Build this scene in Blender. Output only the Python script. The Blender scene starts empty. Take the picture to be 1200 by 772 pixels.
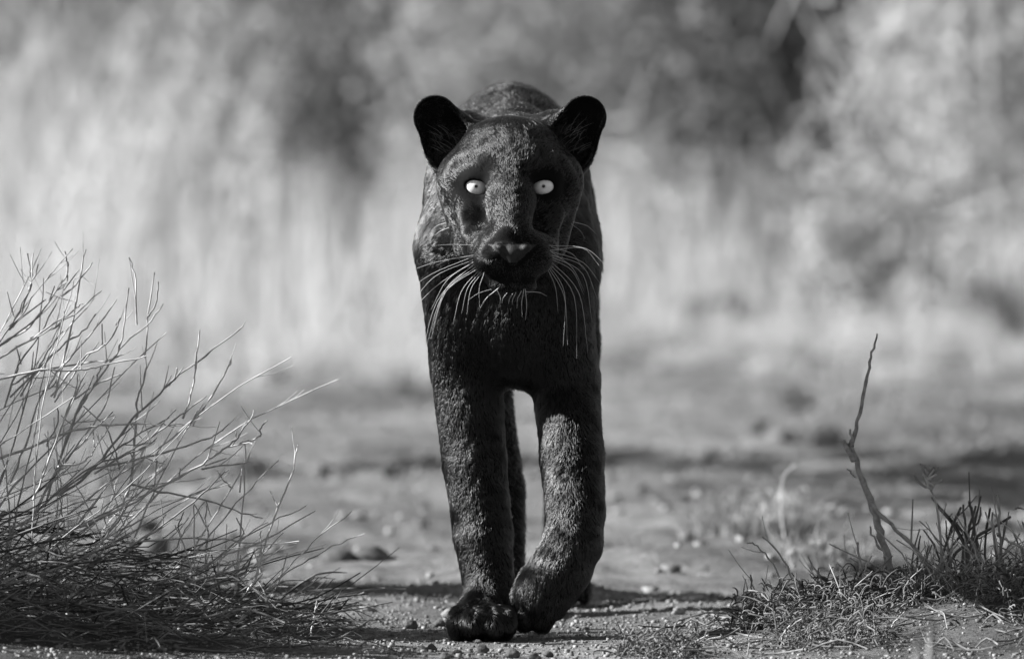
import bpy, math, random
import numpy as np
from mathutils import Vector

random.seed(7)
rng = np.random.default_rng(7)
scene = bpy.context.scene
COL = scene.collection

# ------------------------------------------------------------------ camera
CAM_H, CAM_D, FPX = 0.60, 13.333, 13333.0        # lens 400 mm on 36 mm, 1200 px wide photograph
cam_data = bpy.data.cameras.new('camera')
cam = bpy.data.objects.new('camera', cam_data)
COL.objects.link(cam)
cam_data.lens = 400.0
cam_data.sensor_width = 36.0
cam_data.clip_start = 0.5
cam_data.clip_end = 2000.0
cam.location = (0.0, -CAM_D, CAM_H)
cam.rotation_euler = (math.radians(90.0) - math.atan(238.0 / FPX), 0.0, 0.0)
cam_data.dof.use_dof = True
cam_data.dof.focus_distance = 13.23
cam_data.dof.aperture_fstop = 7.6
cam_data.dof.aperture_blades = 9
scene.camera = cam

# ------------------------------------------------------------------ light
SUN_EL, SUN_FRONT = 33.0, -1.0                     # degrees: height, and how far it stands towards the camera side
sd = Vector((-math.cos(math.radians(SUN_EL)) * math.cos(math.radians(SUN_FRONT)),
             -math.cos(math.radians(SUN_EL)) * math.sin(math.radians(SUN_FRONT)),
             math.sin(math.radians(SUN_EL))))
sun_data = bpy.data.lights.new('sun', 'SUN')
sun_data.energy = 5.0
sun_data.angle = math.radians(0.5)
sun_data.color = (1.0, 1.0, 1.0)
sun = bpy.data.objects.new('sun', sun_data)
sun.rotation_euler = (-sd).to_track_quat('-Z', 'Y').to_euler()
COL.objects.link(sun)

world = bpy.data.worlds.new('World')
scene.world = world
world.use_nodes = True
wn = world.node_tree.nodes
wl = world.node_tree.links
wn.clear()
sky = wn.new('ShaderNodeTexSky')
sky.sky_type = 'NISHITA'
sky.sun_disc = False
sky.sun_elevation = math.radians(SUN_EL)
sky.sun_rotation = math.radians(-(90.0 + SUN_FRONT))
bw = wn.new('ShaderNodeRGBToBW')                  # the photograph is black and white
bg = wn.new('ShaderNodeBackground')
bg.inputs['Strength'].default_value = 0.05
wo = wn.new('ShaderNodeOutputWorld')
wl.new(sky.outputs['Color'], bw.inputs['Color'])
wl.new(bw.outputs['Val'], bg.inputs['Color'])
wl.new(bg.outputs['Background'], wo.inputs['Surface'])

scene.view_settings.view_transform = 'Standard'
scene.view_settings.look = 'None'
scene.view_settings.exposure = 1.32
scene.view_settings.gamma = 1.0
scene.render.engine = 'CYCLES'
scene.cycles.use_denoising = True
scene.cycles.max_bounces = 6
scene.cycles.diffuse_bounces = 3
scene.cycles.transparent_max_bounces = 8
scene.cycles.use_adaptive_sampling = False


def at(px, py, y=0.0):
    """point seen at photograph pixel px,py that stands y metres behind the front paw"""
    d = CAM_D + y
    return np.array([(px - 600.0) * d / FPX, y, CAM_H - (py - 148.0) * d / FPX])


# ------------------------------------------------------------------ materials
def new_mat(name):
    m = bpy.data.materials.new(name)
    m.use_nodes = True
    nt = m.node_tree
    nt.nodes.clear()
    out = nt.nodes.new('ShaderNodeOutputMaterial')
    return m, nt, out


def mat_grey(name, lo, hi, scale=20.0, rough=0.85, spec=0.25, bump=0.0, bump_scale=None, tone=False,
             objrand=0.0, translucent=0.0, detail=6.0, stretch=None):
    m, nt, out = new_mat(name)
    N, L = nt.nodes, nt.links
    p = N.new('ShaderNodeBsdfPrincipled')
    tc = N.new('ShaderNodeTexCoord')
    vec = tc.outputs['Object']
    if stretch:
        mp = N.new('ShaderNodeMapping')
        mp.inputs['Scale'].default_value = stretch
        L.new(vec, mp.inputs['Vector'])
        vec = mp.outputs['Vector']
    nz = N.new('ShaderNodeTexNoise')
    nz.inputs['Scale'].default_value = scale
    nz.inputs['Detail'].default_value = detail
    nz.inputs['Roughness'].default_value = 0.65
    L.new(vec, nz.inputs['Vector'])
    mr = N.new('ShaderNodeMapRange')
    mr.inputs['From Min'].default_value = 0.3
    mr.inputs['From Max'].default_value = 0.7
    mr.inputs['To Min'].default_value = lo
    mr.inputs['To Max'].default_value = hi
    L.new(nz.outputs['Fac'], mr.inputs['Value'])
    val = mr.outputs['Result']
    if tone:
        a = N.new('ShaderNodeAttribute')
        a.attribute_name = 'tone'
        mu = N.new('ShaderNodeMath')
        mu.operation = 'MULTIPLY'
        L.new(val, mu.inputs[0])
        L.new(a.outputs['Fac'], mu.inputs[1])
        val = mu.outputs[0]
    if objrand:
        oi = N.new('ShaderNodeObjectInfo')
        mr2 = N.new('ShaderNodeMapRange')
        mr2.inputs['To Min'].default_value = 1.0 - objrand
        mr2.inputs['To Max'].default_value = 1.0 + objrand
        L.new(oi.outputs['Random'], mr2.inputs['Value'])
        mu = N.new('ShaderNodeMath')
        mu.operation = 'MULTIPLY'
        L.new(val, mu.inputs[0])
        L.new(mr2.outputs['Result'], mu.inputs[1])
        val = mu.outputs[0]
    L.new(val, p.inputs['Base Color'])
    p.inputs['Roughness'].default_value = rough
    p.inputs['Specular IOR Level'].default_value = spec
    if bump:
        b = N.new('ShaderNodeTexNoise')
        b.inputs['Scale'].default_value = bump_scale or scale * 4
        b.inputs['Detail'].default_value = 5.0
        L.new(vec, b.inputs['Vector'])
        bn = N.new('ShaderNodeBump')
        bn.inputs['Strength'].default_value = 1.0
        bn.inputs['Distance'].default_value = bump
        L.new(b.outputs['Fac'], bn.inputs['Height'])
        L.new(bn.outputs['Normal'], p.inputs['Normal'])
    if translucent:
        t = N.new('ShaderNodeBsdfTranslucent')
        L.new(val, t.inputs['Color'])
        mx = N.new('ShaderNodeMixShader')
        mx.inputs['Fac'].default_value = translucent
        L.new(p.outputs[0], mx.inputs[1])
        L.new(t.outputs[0], mx.inputs[2])
        L.new(mx.outputs[0], out.inputs['Surface'])
    else:
        L.new(p.outputs[0], out.inputs['Surface'])
    return m


M = {}
M['twig'] = mat_grey('dry_twig', 0.30, 0.58, 90, 0.75, 0.3, bump=0.0006, bump_scale=500, objrand=0.3)
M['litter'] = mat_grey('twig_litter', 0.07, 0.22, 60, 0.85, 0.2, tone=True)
M['stick'] = mat_grey('grey_bark', 0.16, 0.42, 130, 0.85, 0.2, bump=0.0012, bump_scale=420)
M['straw'] = mat_grey('dry_straw', 0.55, 0.72, 3, 0.8, 0.2, tone=True, translucent=0.3)
M['stalk'] = mat_grey('dull_stalk', 0.20, 0.46, 60, 0.85, 0.2, objrand=0.35)
M['leaf'] = mat_grey('small_grey_leaf', 0.07, 0.17, 70, 0.75, 0.3, tone=True, translucent=0.2)
M['foliage'] = mat_grey('dark_foliage', 0.07, 0.14, 4, 0.7, 0.3, tone=True, translucent=0.2)
M['foliage_pale'] = mat_grey('pale_dry_foliage', 0.30, 0.46, 4, 0.75, 0.3, tone=True, translucent=0.25)
M['foliage_mid'] = mat_grey('grey_foliage', 0.22, 0.38, 4, 0.75, 0.3, tone=True, translucent=0.25)
M['pale_wood'] = mat_grey('bleached_branch', 0.42, 0.62, 20, 0.7, 0.3)
M['dark_wood'] = mat_grey('dark_bark', 0.07, 0.16, 20, 0.85, 0.2)
M['clod'] = mat_grey('dark_clod', 0.05, 0.14, 120, 0.9, 0.15, bump=0.002, bump_scale=300)
M['stone'] = mat_grey('grey_stone', 0.16, 0.34, 60, 0.85, 0.2, bump=0.0015, bump_scale=250)
M['grit'] = mat_grey('soil_grit', 0.20, 0.46, 200, 0.9, 0.15, tone=True)
M['skin'] = mat_grey('black_skin', 0.003, 0.006, 200, 0.7, 0.06, bump=0.0004, bump_scale=900)
M['whisker'] = mat_grey('white_whisker', 0.42, 0.52, 50, 0.4, 0.5)


def ground_material():
    m, nt, out = new_mat('dusty_ground')
    N, L = nt.nodes, nt.links
    p = N.new('ShaderNodeBsdfPrincipled')
    geo = N.new('ShaderNodeNewGeometry')
    def noise(scale, detail=6, rough=0.6, stretch=None):
        v = geo.outputs['Position']
        if stretch:
            mp = N.new('ShaderNodeMapping')
            mp.inputs['Scale'].default_value = stretch
            L.new(v, mp.inputs['Vector'])
            v = mp.outputs['Vector']
        n = N.new('ShaderNodeTexNoise')
        n.inputs['Scale'].default_value = scale
        n.inputs['Detail'].default_value = detail
        n.inputs['Roughness'].default_value = rough
        L.new(v, n.inputs['Vector'])
        return n.outputs['Fac']
    def ramp(fac, a, b, lo, hi):
        r = N.new('ShaderNodeMapRange')
        r.inputs['From Min'].default_value = a
        r.inputs['From Max'].default_value = b
        r.inputs['To Min'].default_value = lo
        r.inputs['To Max'].default_value = hi
        L.new(fac, r.inputs['Value'])
        return r.outputs['Result']
    def mul(a, b):
        mnode = N.new('ShaderNodeMath')
        mnode.operation = 'MULTIPLY'
        L.new(a, mnode.inputs[0])
        L.new(b, mnode.inputs[1])
        return mnode.outputs[0]
    big = ramp(noise(1.6, 6, 0.62, (1.0, 0.45, 1.0)), 0.33, 0.67, 0.11, 0.35)
    fine = ramp(noise(160, 5, 0.7), 0.28, 0.72, 0.55, 1.4)
    mid = ramp(noise(11, 6, 0.65), 0.3, 0.7, 0.55, 1.25)
    sx = N.new('ShaderNodeSeparateXYZ')                            # track left pale, verges darkened in colour to stand in for shade
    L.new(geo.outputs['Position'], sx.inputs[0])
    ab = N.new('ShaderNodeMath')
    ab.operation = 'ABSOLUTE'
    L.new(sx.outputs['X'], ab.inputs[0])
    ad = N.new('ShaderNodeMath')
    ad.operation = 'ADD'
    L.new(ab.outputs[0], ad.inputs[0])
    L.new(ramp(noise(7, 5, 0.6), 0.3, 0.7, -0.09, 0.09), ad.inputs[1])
    near = ramp(sx.outputs['Y'], 1.2, 4.0, 0.5, 1.0)               # the painted verge shade fades out farther back
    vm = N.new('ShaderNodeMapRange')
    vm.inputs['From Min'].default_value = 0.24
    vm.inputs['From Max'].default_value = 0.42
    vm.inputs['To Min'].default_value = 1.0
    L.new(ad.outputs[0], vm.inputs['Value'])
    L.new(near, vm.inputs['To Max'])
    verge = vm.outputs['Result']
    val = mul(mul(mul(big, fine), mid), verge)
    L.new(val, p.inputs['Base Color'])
    p.inputs['Roughness'].default_value = 0.95
    p.inputs['Specular IOR Level'].default_value = 0.1
    b1 = N.new('ShaderNodeBump')
    b1.inputs['Distance'].default_value = 0.006
    b1.inputs['Strength'].default_value = 1.0
    L.new(noise(190, 6, 0.7), b1.inputs['Height'])
    b2 = N.new('ShaderNodeBump')
    b2.inputs['Distance'].default_value = 0.03
    b2.inputs['Strength'].default_value = 1.0
    L.new(noise(22, 6, 0.65), b2.inputs['Height'])
    L.new(b1.outputs['Normal'], b2.inputs['Normal'])
    L.new(b2.outputs['Normal'], p.inputs['Normal'])
    L.new(p.outputs[0], out.inputs['Surface'])
    return m


M['ground'] = ground_material()


def fur_material(name, base):
    m, nt, out = new_mat(name)
    N, L = nt.nodes, nt.links
    a = N.new('ShaderNodeAttribute')
    a.attribute_name = 'tone'
    mu = N.new('ShaderNodeMath')
    mu.operation = 'MULTIPLY'
    mu.inputs[1].default_value = base
    L.new(a.outputs['Fac'], mu.inputs[0])
    p = N.new('ShaderNodeBsdfHairPrincipled')
    p.parametrization = 'COLOR'
    L.new(mu.outputs[0], p.inputs['Color'])
    p.inputs['Roughness'].default_value = 0.21
    p.inputs['Radial Roughness'].default_value = 0.5
    p.inputs['Coat'].default_value = 0.0
    p.inputs['Random Roughness'].default_value = 0.2
    L.new(p.outputs[0], out.inputs['Surface'])
    return m


M['fur'] = fur_material('black_fur', 0.0045)


# ------------------------------------------------------------------ mesh helpers
class MB:
    """collects vertices and faces, then links ONE mesh object"""
    def __init__(self):
        self.v, self.f, self.t, self.n = [], [], [], 0

    def add(self, verts, faces, tone=1.0):
        verts = np.asarray(verts, dtype=np.float64)
        self.v.append(verts)
        n = self.n
        self.f.extend([tuple(i + n for i in f) for f in faces])
        self.t.append(np.full(len(verts), tone) if np.isscalar(tone) else np.asarray(tone))
        self.n += len(verts)

    def tube(self, pts, radii, sides=5, tone=1.0, smooth=3):
        pts, radii = spline(np.asarray(pts, float), np.asarray(radii, float), smooth)
        v, f = tube_geo(pts, radii, sides)
        self.add(v, f, tone)

    def build(self, name, mat, parent=None, loc=None, smooth=True, shared=None):
        v = np.concatenate(self.v) if self.v else np.zeros((0, 3))
        if loc is not None:
            v = v - np.asarray(loc)
        me = bpy.data.meshes.new(name)
        me.from_pydata(v.tolist(), [], self.f)
        at_ = me.attributes.new('tone', 'FLOAT', 'POINT')
        at_.data.foreach_set('value', np.concatenate(self.t).astype(np.float32))
        if smooth:
            me.polygons.foreach_set('use_smooth', np.ones(len(me.polygons), dtype=bool))
        me.materials.append(mat)
        o = bpy.data.objects.new(name, me)
        COL.objects.link(o)
        if parent is not None:
            o.parent = parent
        if loc is not None:
            o.location = loc
        return o


def spline(p, r, n):
    if n <= 1 or len(p) < 3:
        return p, r
    q = np.vstack([2 * p[0] - p[1], p, 2 * p[-1] - p[-2]])
    out, rr = [], []
    for i in range(len(p) - 1):
        a, b, c, d = q[i], q[i + 1], q[i + 2], q[i + 3]
        for k in range(n):
            t = k / n
            out.append(0.5 * ((2 * b) + (c - a) * t + (2 * a - 5 * b + 4 * c - d) * t * t + (3 * b - a - 3 * c + d) * t ** 3))
            rr.append(r[i] * (1 - t) + r[i + 1] * t)
    out.append(p[-1])
    rr.append(r[-1])
    return np.array(out), np.array(rr)


def tube_geo(p, r, sides):
    n = len(p)
    t = np.gradient(p, axis=0)
    t /= np.linalg.norm(t, axis=1)[:, None] + 1e-12
    up = np.array([0.31, 0.85, 0.42])
    a = np.cross(t, up)
    a /= np.linalg.norm(a, axis=1)[:, None] + 1e-12
    b = np.cross(t, a)
    ang = np.arange(sides) * 2 * math.pi / sides
    v = (p[:, None, :] + r[:, None, None] * (np.cos(ang)[None, :, None] * a[:, None, :] + np.sin(ang)[None, :, None] * b[:, None, :])).reshape(-1, 3)
    f = []
    for i in range(n - 1):
        for k in range(sides):
            k2 = (k + 1) % sides
            f.append((i * sides + k, i * sides + k2, (i + 1) * sides + k2, (i + 1) * sides + k))
    f.append(tuple(range(sides)))
    f.append(tuple(range((n - 1) * sides + sides - 1, (n - 1) * sides - 1, -1)))
    return v, f


def big_mesh(name, verts, quads, tone, mat, smooth=True):
    """fast path: arrays only, all faces quads"""
    me = bpy.data.meshes.new(name)
    nv, nf = len(verts), len(quads)
    me.vertices.add(nv)
    me.vertices.foreach_set('co', np.ascontiguousarray(verts, dtype=np.float32).ravel())
    me.loops.add(nf * 4)
    me.loops.foreach_set('vertex_index', np.ascontiguousarray(quads, dtype=np.int32).ravel())
    me.polygons.add(nf)
    me.polygons.foreach_set('loop_start', np.arange(nf, dtype=np.int32) * 4)
    if smooth:
        me.polygons.foreach_set('use_smooth', np.ones(nf, dtype=bool))
    if tone is not None:
        a = me.attributes.new('tone', 'FLOAT', 'POINT')
        a.data.foreach_set('value', np.ascontiguousarray(tone, dtype=np.float32))
    me.materials.append(mat)
    me.update(calc_edges=True)
    me.validate()
    o = bpy.data.objects.new(name, me)
    COL.objects.link(o)
    return o


def tag(o, label=None, cat=None, group=None, kind=None):
    if label:
        o['label'] = label
    if cat:
        o['category'] = cat
    if group:
        o['group'] = group
    if kind:
        o['kind'] = kind
    return o


def thing(name, label, cat, loc, group=None):
    o = bpy.data.objects.new(name, None)
    o.empty_display_size = 0.05
    o.location = loc
    COL.objects.link(o)
    return tag(o, label, cat, group)


def reparent(o, root):
    """child mesh built in world coordinates under a root Empty that has a location only"""
    o.parent = root
    o.location = Vector(o.location) - Vector(root.location)
    return o


# ------------------------------------------------------------------ ground
_gw = [(rng.uniform(0, 2 * math.pi), rng.uniform(0, 2 * math.pi), f) for f in
       (0.9, 1.3, 1.7, 2.1, 2.6, 3.3, 4.4, 5.3, 6.5, 9.0, 11.0, 13.0, 16.0, 19.0, 27.0)]


def gh(x, y):
    x = np.asarray(x, float)
    y = np.asarray(y, float)
    h = np.zeros(np.broadcast(x, y).shape)
    for ph, th, f in _gw:
        h = h + np.sin((x * math.cos(th) + y * math.sin(th)) * f * 2 * math.pi / 2.2 + ph) * (0.0075 / (f ** 0.6))
    amp = np.clip((np.hypot(x * 1.0, y) - 0.3) / 1.2, 0.10, 1.0)
    h = h * amp
    # raised tussocky verge on the right, litter bank under the shrub on the left
    h = h + 0.062 * np.exp(-((np.clip(x, -9, 0.62) - 0.62) / 0.26) ** 2 - ((y - 0.02) / 0.42) ** 2)
    h = h + 0.045 * np.exp(-((np.clip(x, -0.62, 9) + 0.62) / 0.26) ** 2 - ((y - 0.05) / 0.5) ** 2)
    return h


def axis(segs):
    out = []
    for a, b, s in segs:
        out.append(np.arange(a, b - 1e-9, s))
    out.append(np.array([segs[-1][1]]))
    return np.concatenate(out)


gx = axis([(-400, -60, 40), (-60, -8, 4), (-8, -2.4, 0.4), (-2.4, -0.9, 0.05), (-0.9, 0.9, 0.012), (0.9, 2.4, 0.05), (2.4, 8, 0.4), (8, 60, 4), (60, 400, 40)])
gy = axis([(-60, -14, 4), (-14, -2, 0.5), (-2, -0.8, 0.05), (-0.8, 2.5, 0.014), (2.5, 20, 0.06), (20, 60, 1.0), (60, 600, 40)])
X, Y = np.meshgrid(gx, gy, indexing='ij')
far = np.clip((np.maximum(np.abs(X) - 3, 0) + np.maximum(Y - 26, 0) + np.maximum(-3 - Y, 0)) / 3, 0, 1)
Z = gh(X, Y) * (1 - far)
nx_, ny_ = X.shape
gv = np.stack([X, Y, Z], -1).reshape(-1, 3)
ii, jj = np.meshgrid(np.arange(nx_ - 1), np.arange(ny_ - 1), indexing='ij')
q = np.stack([ii * ny_ + jj, (ii + 1) * ny_ + jj, (ii + 1) * ny_ + jj + 1, ii * ny_ + jj + 1], -1).reshape(-1, 4)
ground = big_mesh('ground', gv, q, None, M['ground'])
tag(ground, kind='structure')


# rough little rocks: an icosahedron-like ball pushed about
def rock_geo(r, squash=(1, 1, 0.75), rough=0.22, seg=8, rings=5, seed=0):
    rs = np.random.default_rng(seed)
    v = [(0, 0, 1)]
    for i in range(1, rings):
        th = math.pi * i / rings
        for k in range(seg):
            ph = 2 * math.pi * (k + 0.5 * (i % 2)) / seg
            v.append((math.sin(th) * math.cos(ph), math.sin(th) * math.sin(ph), math.cos(th)))
    v.append((0, 0, -1))
    v = np.array(v)
    d = np.ones(len(v))
    for _ in range(5):
        w = rs.normal(size=3) * 2.2
        d += rough * 0.5 * np.sin(v @ w + rs.uniform(0, 6.28))
    d += rs.uniform(-rough, rough, len(v)) * 0.35
    v = v * d[:, None] * r * np.array(squash)
    f = []
    for k in range(seg):
        f.append((0, 1 + k, 1 + (k + 1) % seg))
    for i in range(rings - 2):
        for k in range(seg):
            a = 1 + i * seg + k
            b = 1 + i * seg + (k + 1) % seg
            f.append((a, a + seg, b + seg, b))
    last = len(v) - 1
    o = 1 + (rings - 2) * seg
    for k in range(seg):
        f.append((last, o + (k + 1) % seg, o + k))
    return v, f


# loose grit on the track near the plane of focus, crumbs of soil farther back: nobody could count them
def scatter_octa(name, n, xr, yr, rlo, rhi, tlo, thi, mat, seed, power=2.5, keep=None):
    rs = np.random.default_rng(seed)
    x = rs.uniform(*xr, n)
    y = rs.uniform(*yr, n)
    if keep is not None:
        k = keep(x, y, rs)
        x, y = x[k], y[k]
        n = len(x)
    r = rlo + (rhi - rlo) * rs.uniform(0, 1, n) ** power
    base = np.array([[1, 0, 0], [0, 1, 0], [-1, 0, 0], [0, -1, 0], [0.7, 0.7, 0.8], [-0.7, 0.7, 0.8], [-0.7, -0.7, 0.8], [0.7, -0.7, 0.8],
                     [0.7, 0.7, -0.8], [-0.7, 0.7, -0.8], [-0.7, -0.7, -0.8], [0.7, -0.7, -0.8]], float)
    base = base[4:]
    quads = np.array([[0, 1, 2, 3], [7, 6, 5, 4], [0, 3, 7, 4], [1, 0, 4, 5], [2, 1, 5, 6], [3, 2, 6, 7]])
    ang = rs.uniform(0, 6.28, n)
    c, s = np.cos(ang), np.sin(ang)
    v = base[None] * (1 + rs.uniform(-0.35, 0.35, (n, 8, 3)))
    v = v * r[:, None, None] * np.stack([rs.uniform(0.7, 1.3, n), rs.uniform(0.7, 1.3, n), rs.uniform(0.45, 0.9, n)], -1)[:, None, :]
    vx = v[..., 0] * c[:, None] - v[..., 1] * s[:, None] + x[:, None]
    vy = v[..., 0] * s[:, None] + v[..., 1] * c[:, None] + y[:, None]
    vz = v[..., 2] + (gh(x, y) + r * 0.25)[:, None]
    V = np.stack([vx, vy, vz], -1).reshape(-1, 3)
    Q = (quads[None] + (np.arange(n) * 8)[:, None, None]).reshape(-1, 4)
    tone = np.repeat(rs.uniform(tlo, thi, n), 8)
    return tag(big_mesh(name, V, Q, tone, mat, smooth=True), kind='stuff')


grit = scatter_octa('grit', 30000, (-0.72, 0.75), (-0.7, 1.6), 0.0005, 0.0036, 0.3, 0.9, M['grit'], 3, 4.5)
tag(grit, 'fine pale grit and crumbs of soil over the track', 'grit')
clods = scatter_octa('clods', 260, (-2.0, 2.0), (2.0, 18), 0.006, 0.028, 0.15, 0.45, M['grit'], 6, 2.5)
tag(clods, 'dark clods lying about on the track far behind', 'clods')
crumbs = scatter_octa('soil_crumbs', 6000, (-1.6, 1.6), (1.2, 16), 0.002, 0.012, 0.35, 0.95, M['grit'], 4, 3.5)
tag(crumbs, 'loose soil crumbs scattered over the track behind the leopard', 'soil')

# ------------------------------------------------------------------ the black leopard
HX = -0.0025                                       # middle of the head
sx_ = axis([(-0.145, 0.145, 0.0018)])
sy_ = axis([(-0.285, 0.0, 0.0018), (0.0, 0.14, 0.003), (0.14, 1.62, 0.008)])
sz_ = axis([(-0.012, 0.37, 0.0027), (0.37, 0.70, 0.0018)])
F = np.full((len(sx_), len(sy_), len(sz_)), 0.08, np.float32)


def _box(lo, hi):
    s = []
    for ax, a, b in zip((sx_, sy_, sz_), lo, hi):
        i0 = max(0, int(np.searchsorted(ax, a)) - 1)
        i1 = min(len(ax), int(np.searchsorted(ax, b)) + 1)
        s.append(slice(i0, i1))
    g = np.meshgrid(sx_[s[0]].astype(np.float32), sy_[s[1]].astype(np.float32), sz_[s[2]].astype(np.float32), indexing='ij', sparse=True)
    return tuple(s), g


def _blend(s, d, k, sub):
    f = F[s]
    if sub:
        d = -d
        h = np.maximum(k - np.abs(f - d), 0) / k
        F[s] = np.maximum(f, d) + h * h * k * 0.25
    else:
        h = np.maximum(k - np.abs(f - d), 0) / k
        F[s] = np.minimum(f, d) - h * h * k * 0.25


def cone(a, b, ra, rb, k=0.03, s=(1, 1, 1), sub=False):
    a, b, s = np.array(a, float), np.array(b, float), np.array(s, float)
    R = max(ra, rb) + k + 0.02
    lo = np.minimum(a, b) - R * s
    hi = np.maximum(a, b) + R * s
    sl, (x, y, z) = _box(lo, hi)
    A, B = a / s, b / s
    ba = B - A
    L2 = float(ba @ ba) + 1e-9
    px, py, pz = x / s[0] - A[0], y / s[1] - A[1], z / s[2] - A[2]
    t = np.clip((px * ba[0] + py * ba[1] + pz * ba[2]) / L2, 0, 1)
    d = np.sqrt((px - t * ba[0]) ** 2 + (py - t * ba[1]) ** 2 + (pz - t * ba[2]) ** 2) - (ra + t * (rb - ra))
    _blend(sl, (d * s.min()).astype(np.float32), k, sub)


def rotm(rx=0, ry=0, rz=0):
    rx, ry, rz = map(math.radians, (rx, ry, rz))
    X_ = np.array([[1, 0, 0], [0, math.cos(rx), -math.sin(rx)], [0, math.sin(rx), math.cos(rx)]])
    Y_ = np.array([[math.cos(ry), 0, math.sin(ry)], [0, 1, 0], [-math.sin(ry), 0, math.cos(ry)]])
    Z_ = np.array([[math.cos(rz), -math.sin(rz), 0], [math.sin(rz), math.cos(rz), 0], [0, 0, 1]])
    return Z_ @ Y_ @ X_


def ell_d(x, y, z, c, r, R):
    px, py, pz = x - c[0], y - c[1], z - c[2]
    if R is not None:
        px, py, pz = (R[0, 0] * px + R[1, 0] * py + R[2, 0] * pz,
                      R[0, 1] * px + R[1, 1] * py + R[2, 1] * pz,
                      R[0, 2] * px + R[1, 2] * py + R[2, 2] * pz)
    k0 = np.sqrt((px / r[0]) ** 2 + (py / r[1]) ** 2 + (pz / r[2]) ** 2)
    k1 = np.sqrt((px / r[0] ** 2) ** 2 + (py / r[1] ** 2) ** 2 + (pz / r[2] ** 2) ** 2) + 1e-6
    return k0 * (k0 - 1) / k1


def ell(c, r, k=0.02, rot=None, sub=False):
    c = np.array(c, float)
    R = rotm(*rot) if rot else None
    m = max(r) + k + 0.02 if rot else None
    lo = c - (m if rot else np.array(r) + k + 0.02)
    hi = c + (m if rot else np.array(r) + k + 0.02)
    sl, (x, y, z) = _box(lo, hi)
    _blend(sl, ell_d(x, y, z, c, r, R).astype(np.float32), k, sub)


# trunk
cone((0.000, 0.12, 0.462), (0.006, 0.50, 0.458), 0.158, 0.158, 0.03, (0.50, 1, 1))
cone((0.006, 0.50, 0.462), (-0.002, 0.86, 0.503), 0.156, 0.144, 0.03, (0.54, 1, 1))
ell((0.020, 0.46, 0.44), (0.090, 0.26, 0.130), 0.02)
ell((-0.003, 0.86, 0.546), (0.090, 0.17, 0.102), 0.03)
ell((-0.002, 0.022, 0.428), (0.086, 0.080, 0.116), 0.03)         # chest
ell((0.004, 0.0, 0.365), (0.036, 0.05, 0.064), 0.04)          # breastbone
# shoulder blades and neck
ell((-0.055, 0.09, 0.535), (0.036, 0.105, 0.085), 0.02)
ell((0.049, 0.09, 0.535), (0.036, 0.105, 0.085), 0.02)
cone((-0.002, 0.06, 0.520), (HX, -0.07, 0.530), 0.080, 0.072, 0.03)
cone((-0.002, 0.04, 0.47), (HX, -0.09, 0.485), 0.070, 0.055, 0.03)
# upper arms
def limb(segs, k0):
    """a limb as a chain: wide blend into the trunk first, then hardly any so that the joints do not swell"""
    for n_, (a, b, ra, rb) in enumerate(segs):
        cone(a, b, ra, rb, k0 if n_ == 0 else 0.005)


limb([((-0.064, 0.04, 0.535), (-0.066, -0.015, 0.455), 0.034, 0.0400)], 0.035)
limb([((-0.066, -0.015, 0.455), (-0.0550, 0.026, 0.315), 0.0400, 0.0425), ((-0.0550, 0.026, 0.315), (-0.0435, 0.020, 0.205), 0.0425, 0.0385),
      ((-0.0435, 0.020, 0.205), (-0.0335, 0.008, 0.120), 0.0385, 0.0355), ((-0.0335, 0.008, 0.120), (-0.0270, 0.000, 0.060), 0.0355, 0.0310),
      ((-0.0270, 0.000, 0.060), (-0.034, -0.025, 0.030), 0.0310, 0.028)], 0.035)
limb([((0.048, 0.04, 0.535), (0.053, -0.02, 0.450), 0.032, 0.0390)], 0.035)
limb([((0.053, -0.02, 0.450), (0.0625, 0.022, 0.305), 0.0390, 0.0405), ((0.0625, 0.022, 0.305), (0.0700, -0.008, 0.215), 0.0405, 0.0385),
      ((0.0700, -0.008, 0.215), (0.0740, -0.034, 0.150), 0.0385, 0.0355), ((0.0740, -0.034, 0.150), (0.0715, -0.045, 0.115), 0.0355, 0.0355),
      ((0.0715, -0.045, 0.115), (0.058, -0.048, 0.085), 0.0355, 0.0365), ((0.058, -0.048, 0.085), (0.034, -0.036, 0.054), 0.0365, 0.0345)], 0.035)
# planted forepaw: broad, toes side by side
ell((-0.036, -0.035, 0.024), (0.038, 0.050, 0.025), 0.014)
for tx, ty, tw in ((-0.0620, -0.062, 0.0150), (-0.0460, -0.078, 0.0160), (-0.0235, -0.079, 0.0160), (-0.0075, -0.064, 0.0145)):
    ell((tx, ty, 0.0205), (tw, 0.028, 0.0215), 0.009)
# lifted forepaw, toes hanging
for tx, tz, ty, tw in ((0.0030, 0.040, -0.040, 0.0135), (0.0150, 0.0215, -0.055, 0.0145), (0.0345, 0.0205, -0.057, 0.0145), (0.0520, 0.036, -0.048, 0.0130)):
    cone((tx + 0.020, ty + 0.004, tz + 0.034), (tx, ty + 0.014, tz), tw + 0.002, tw, 0.005)
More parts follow.
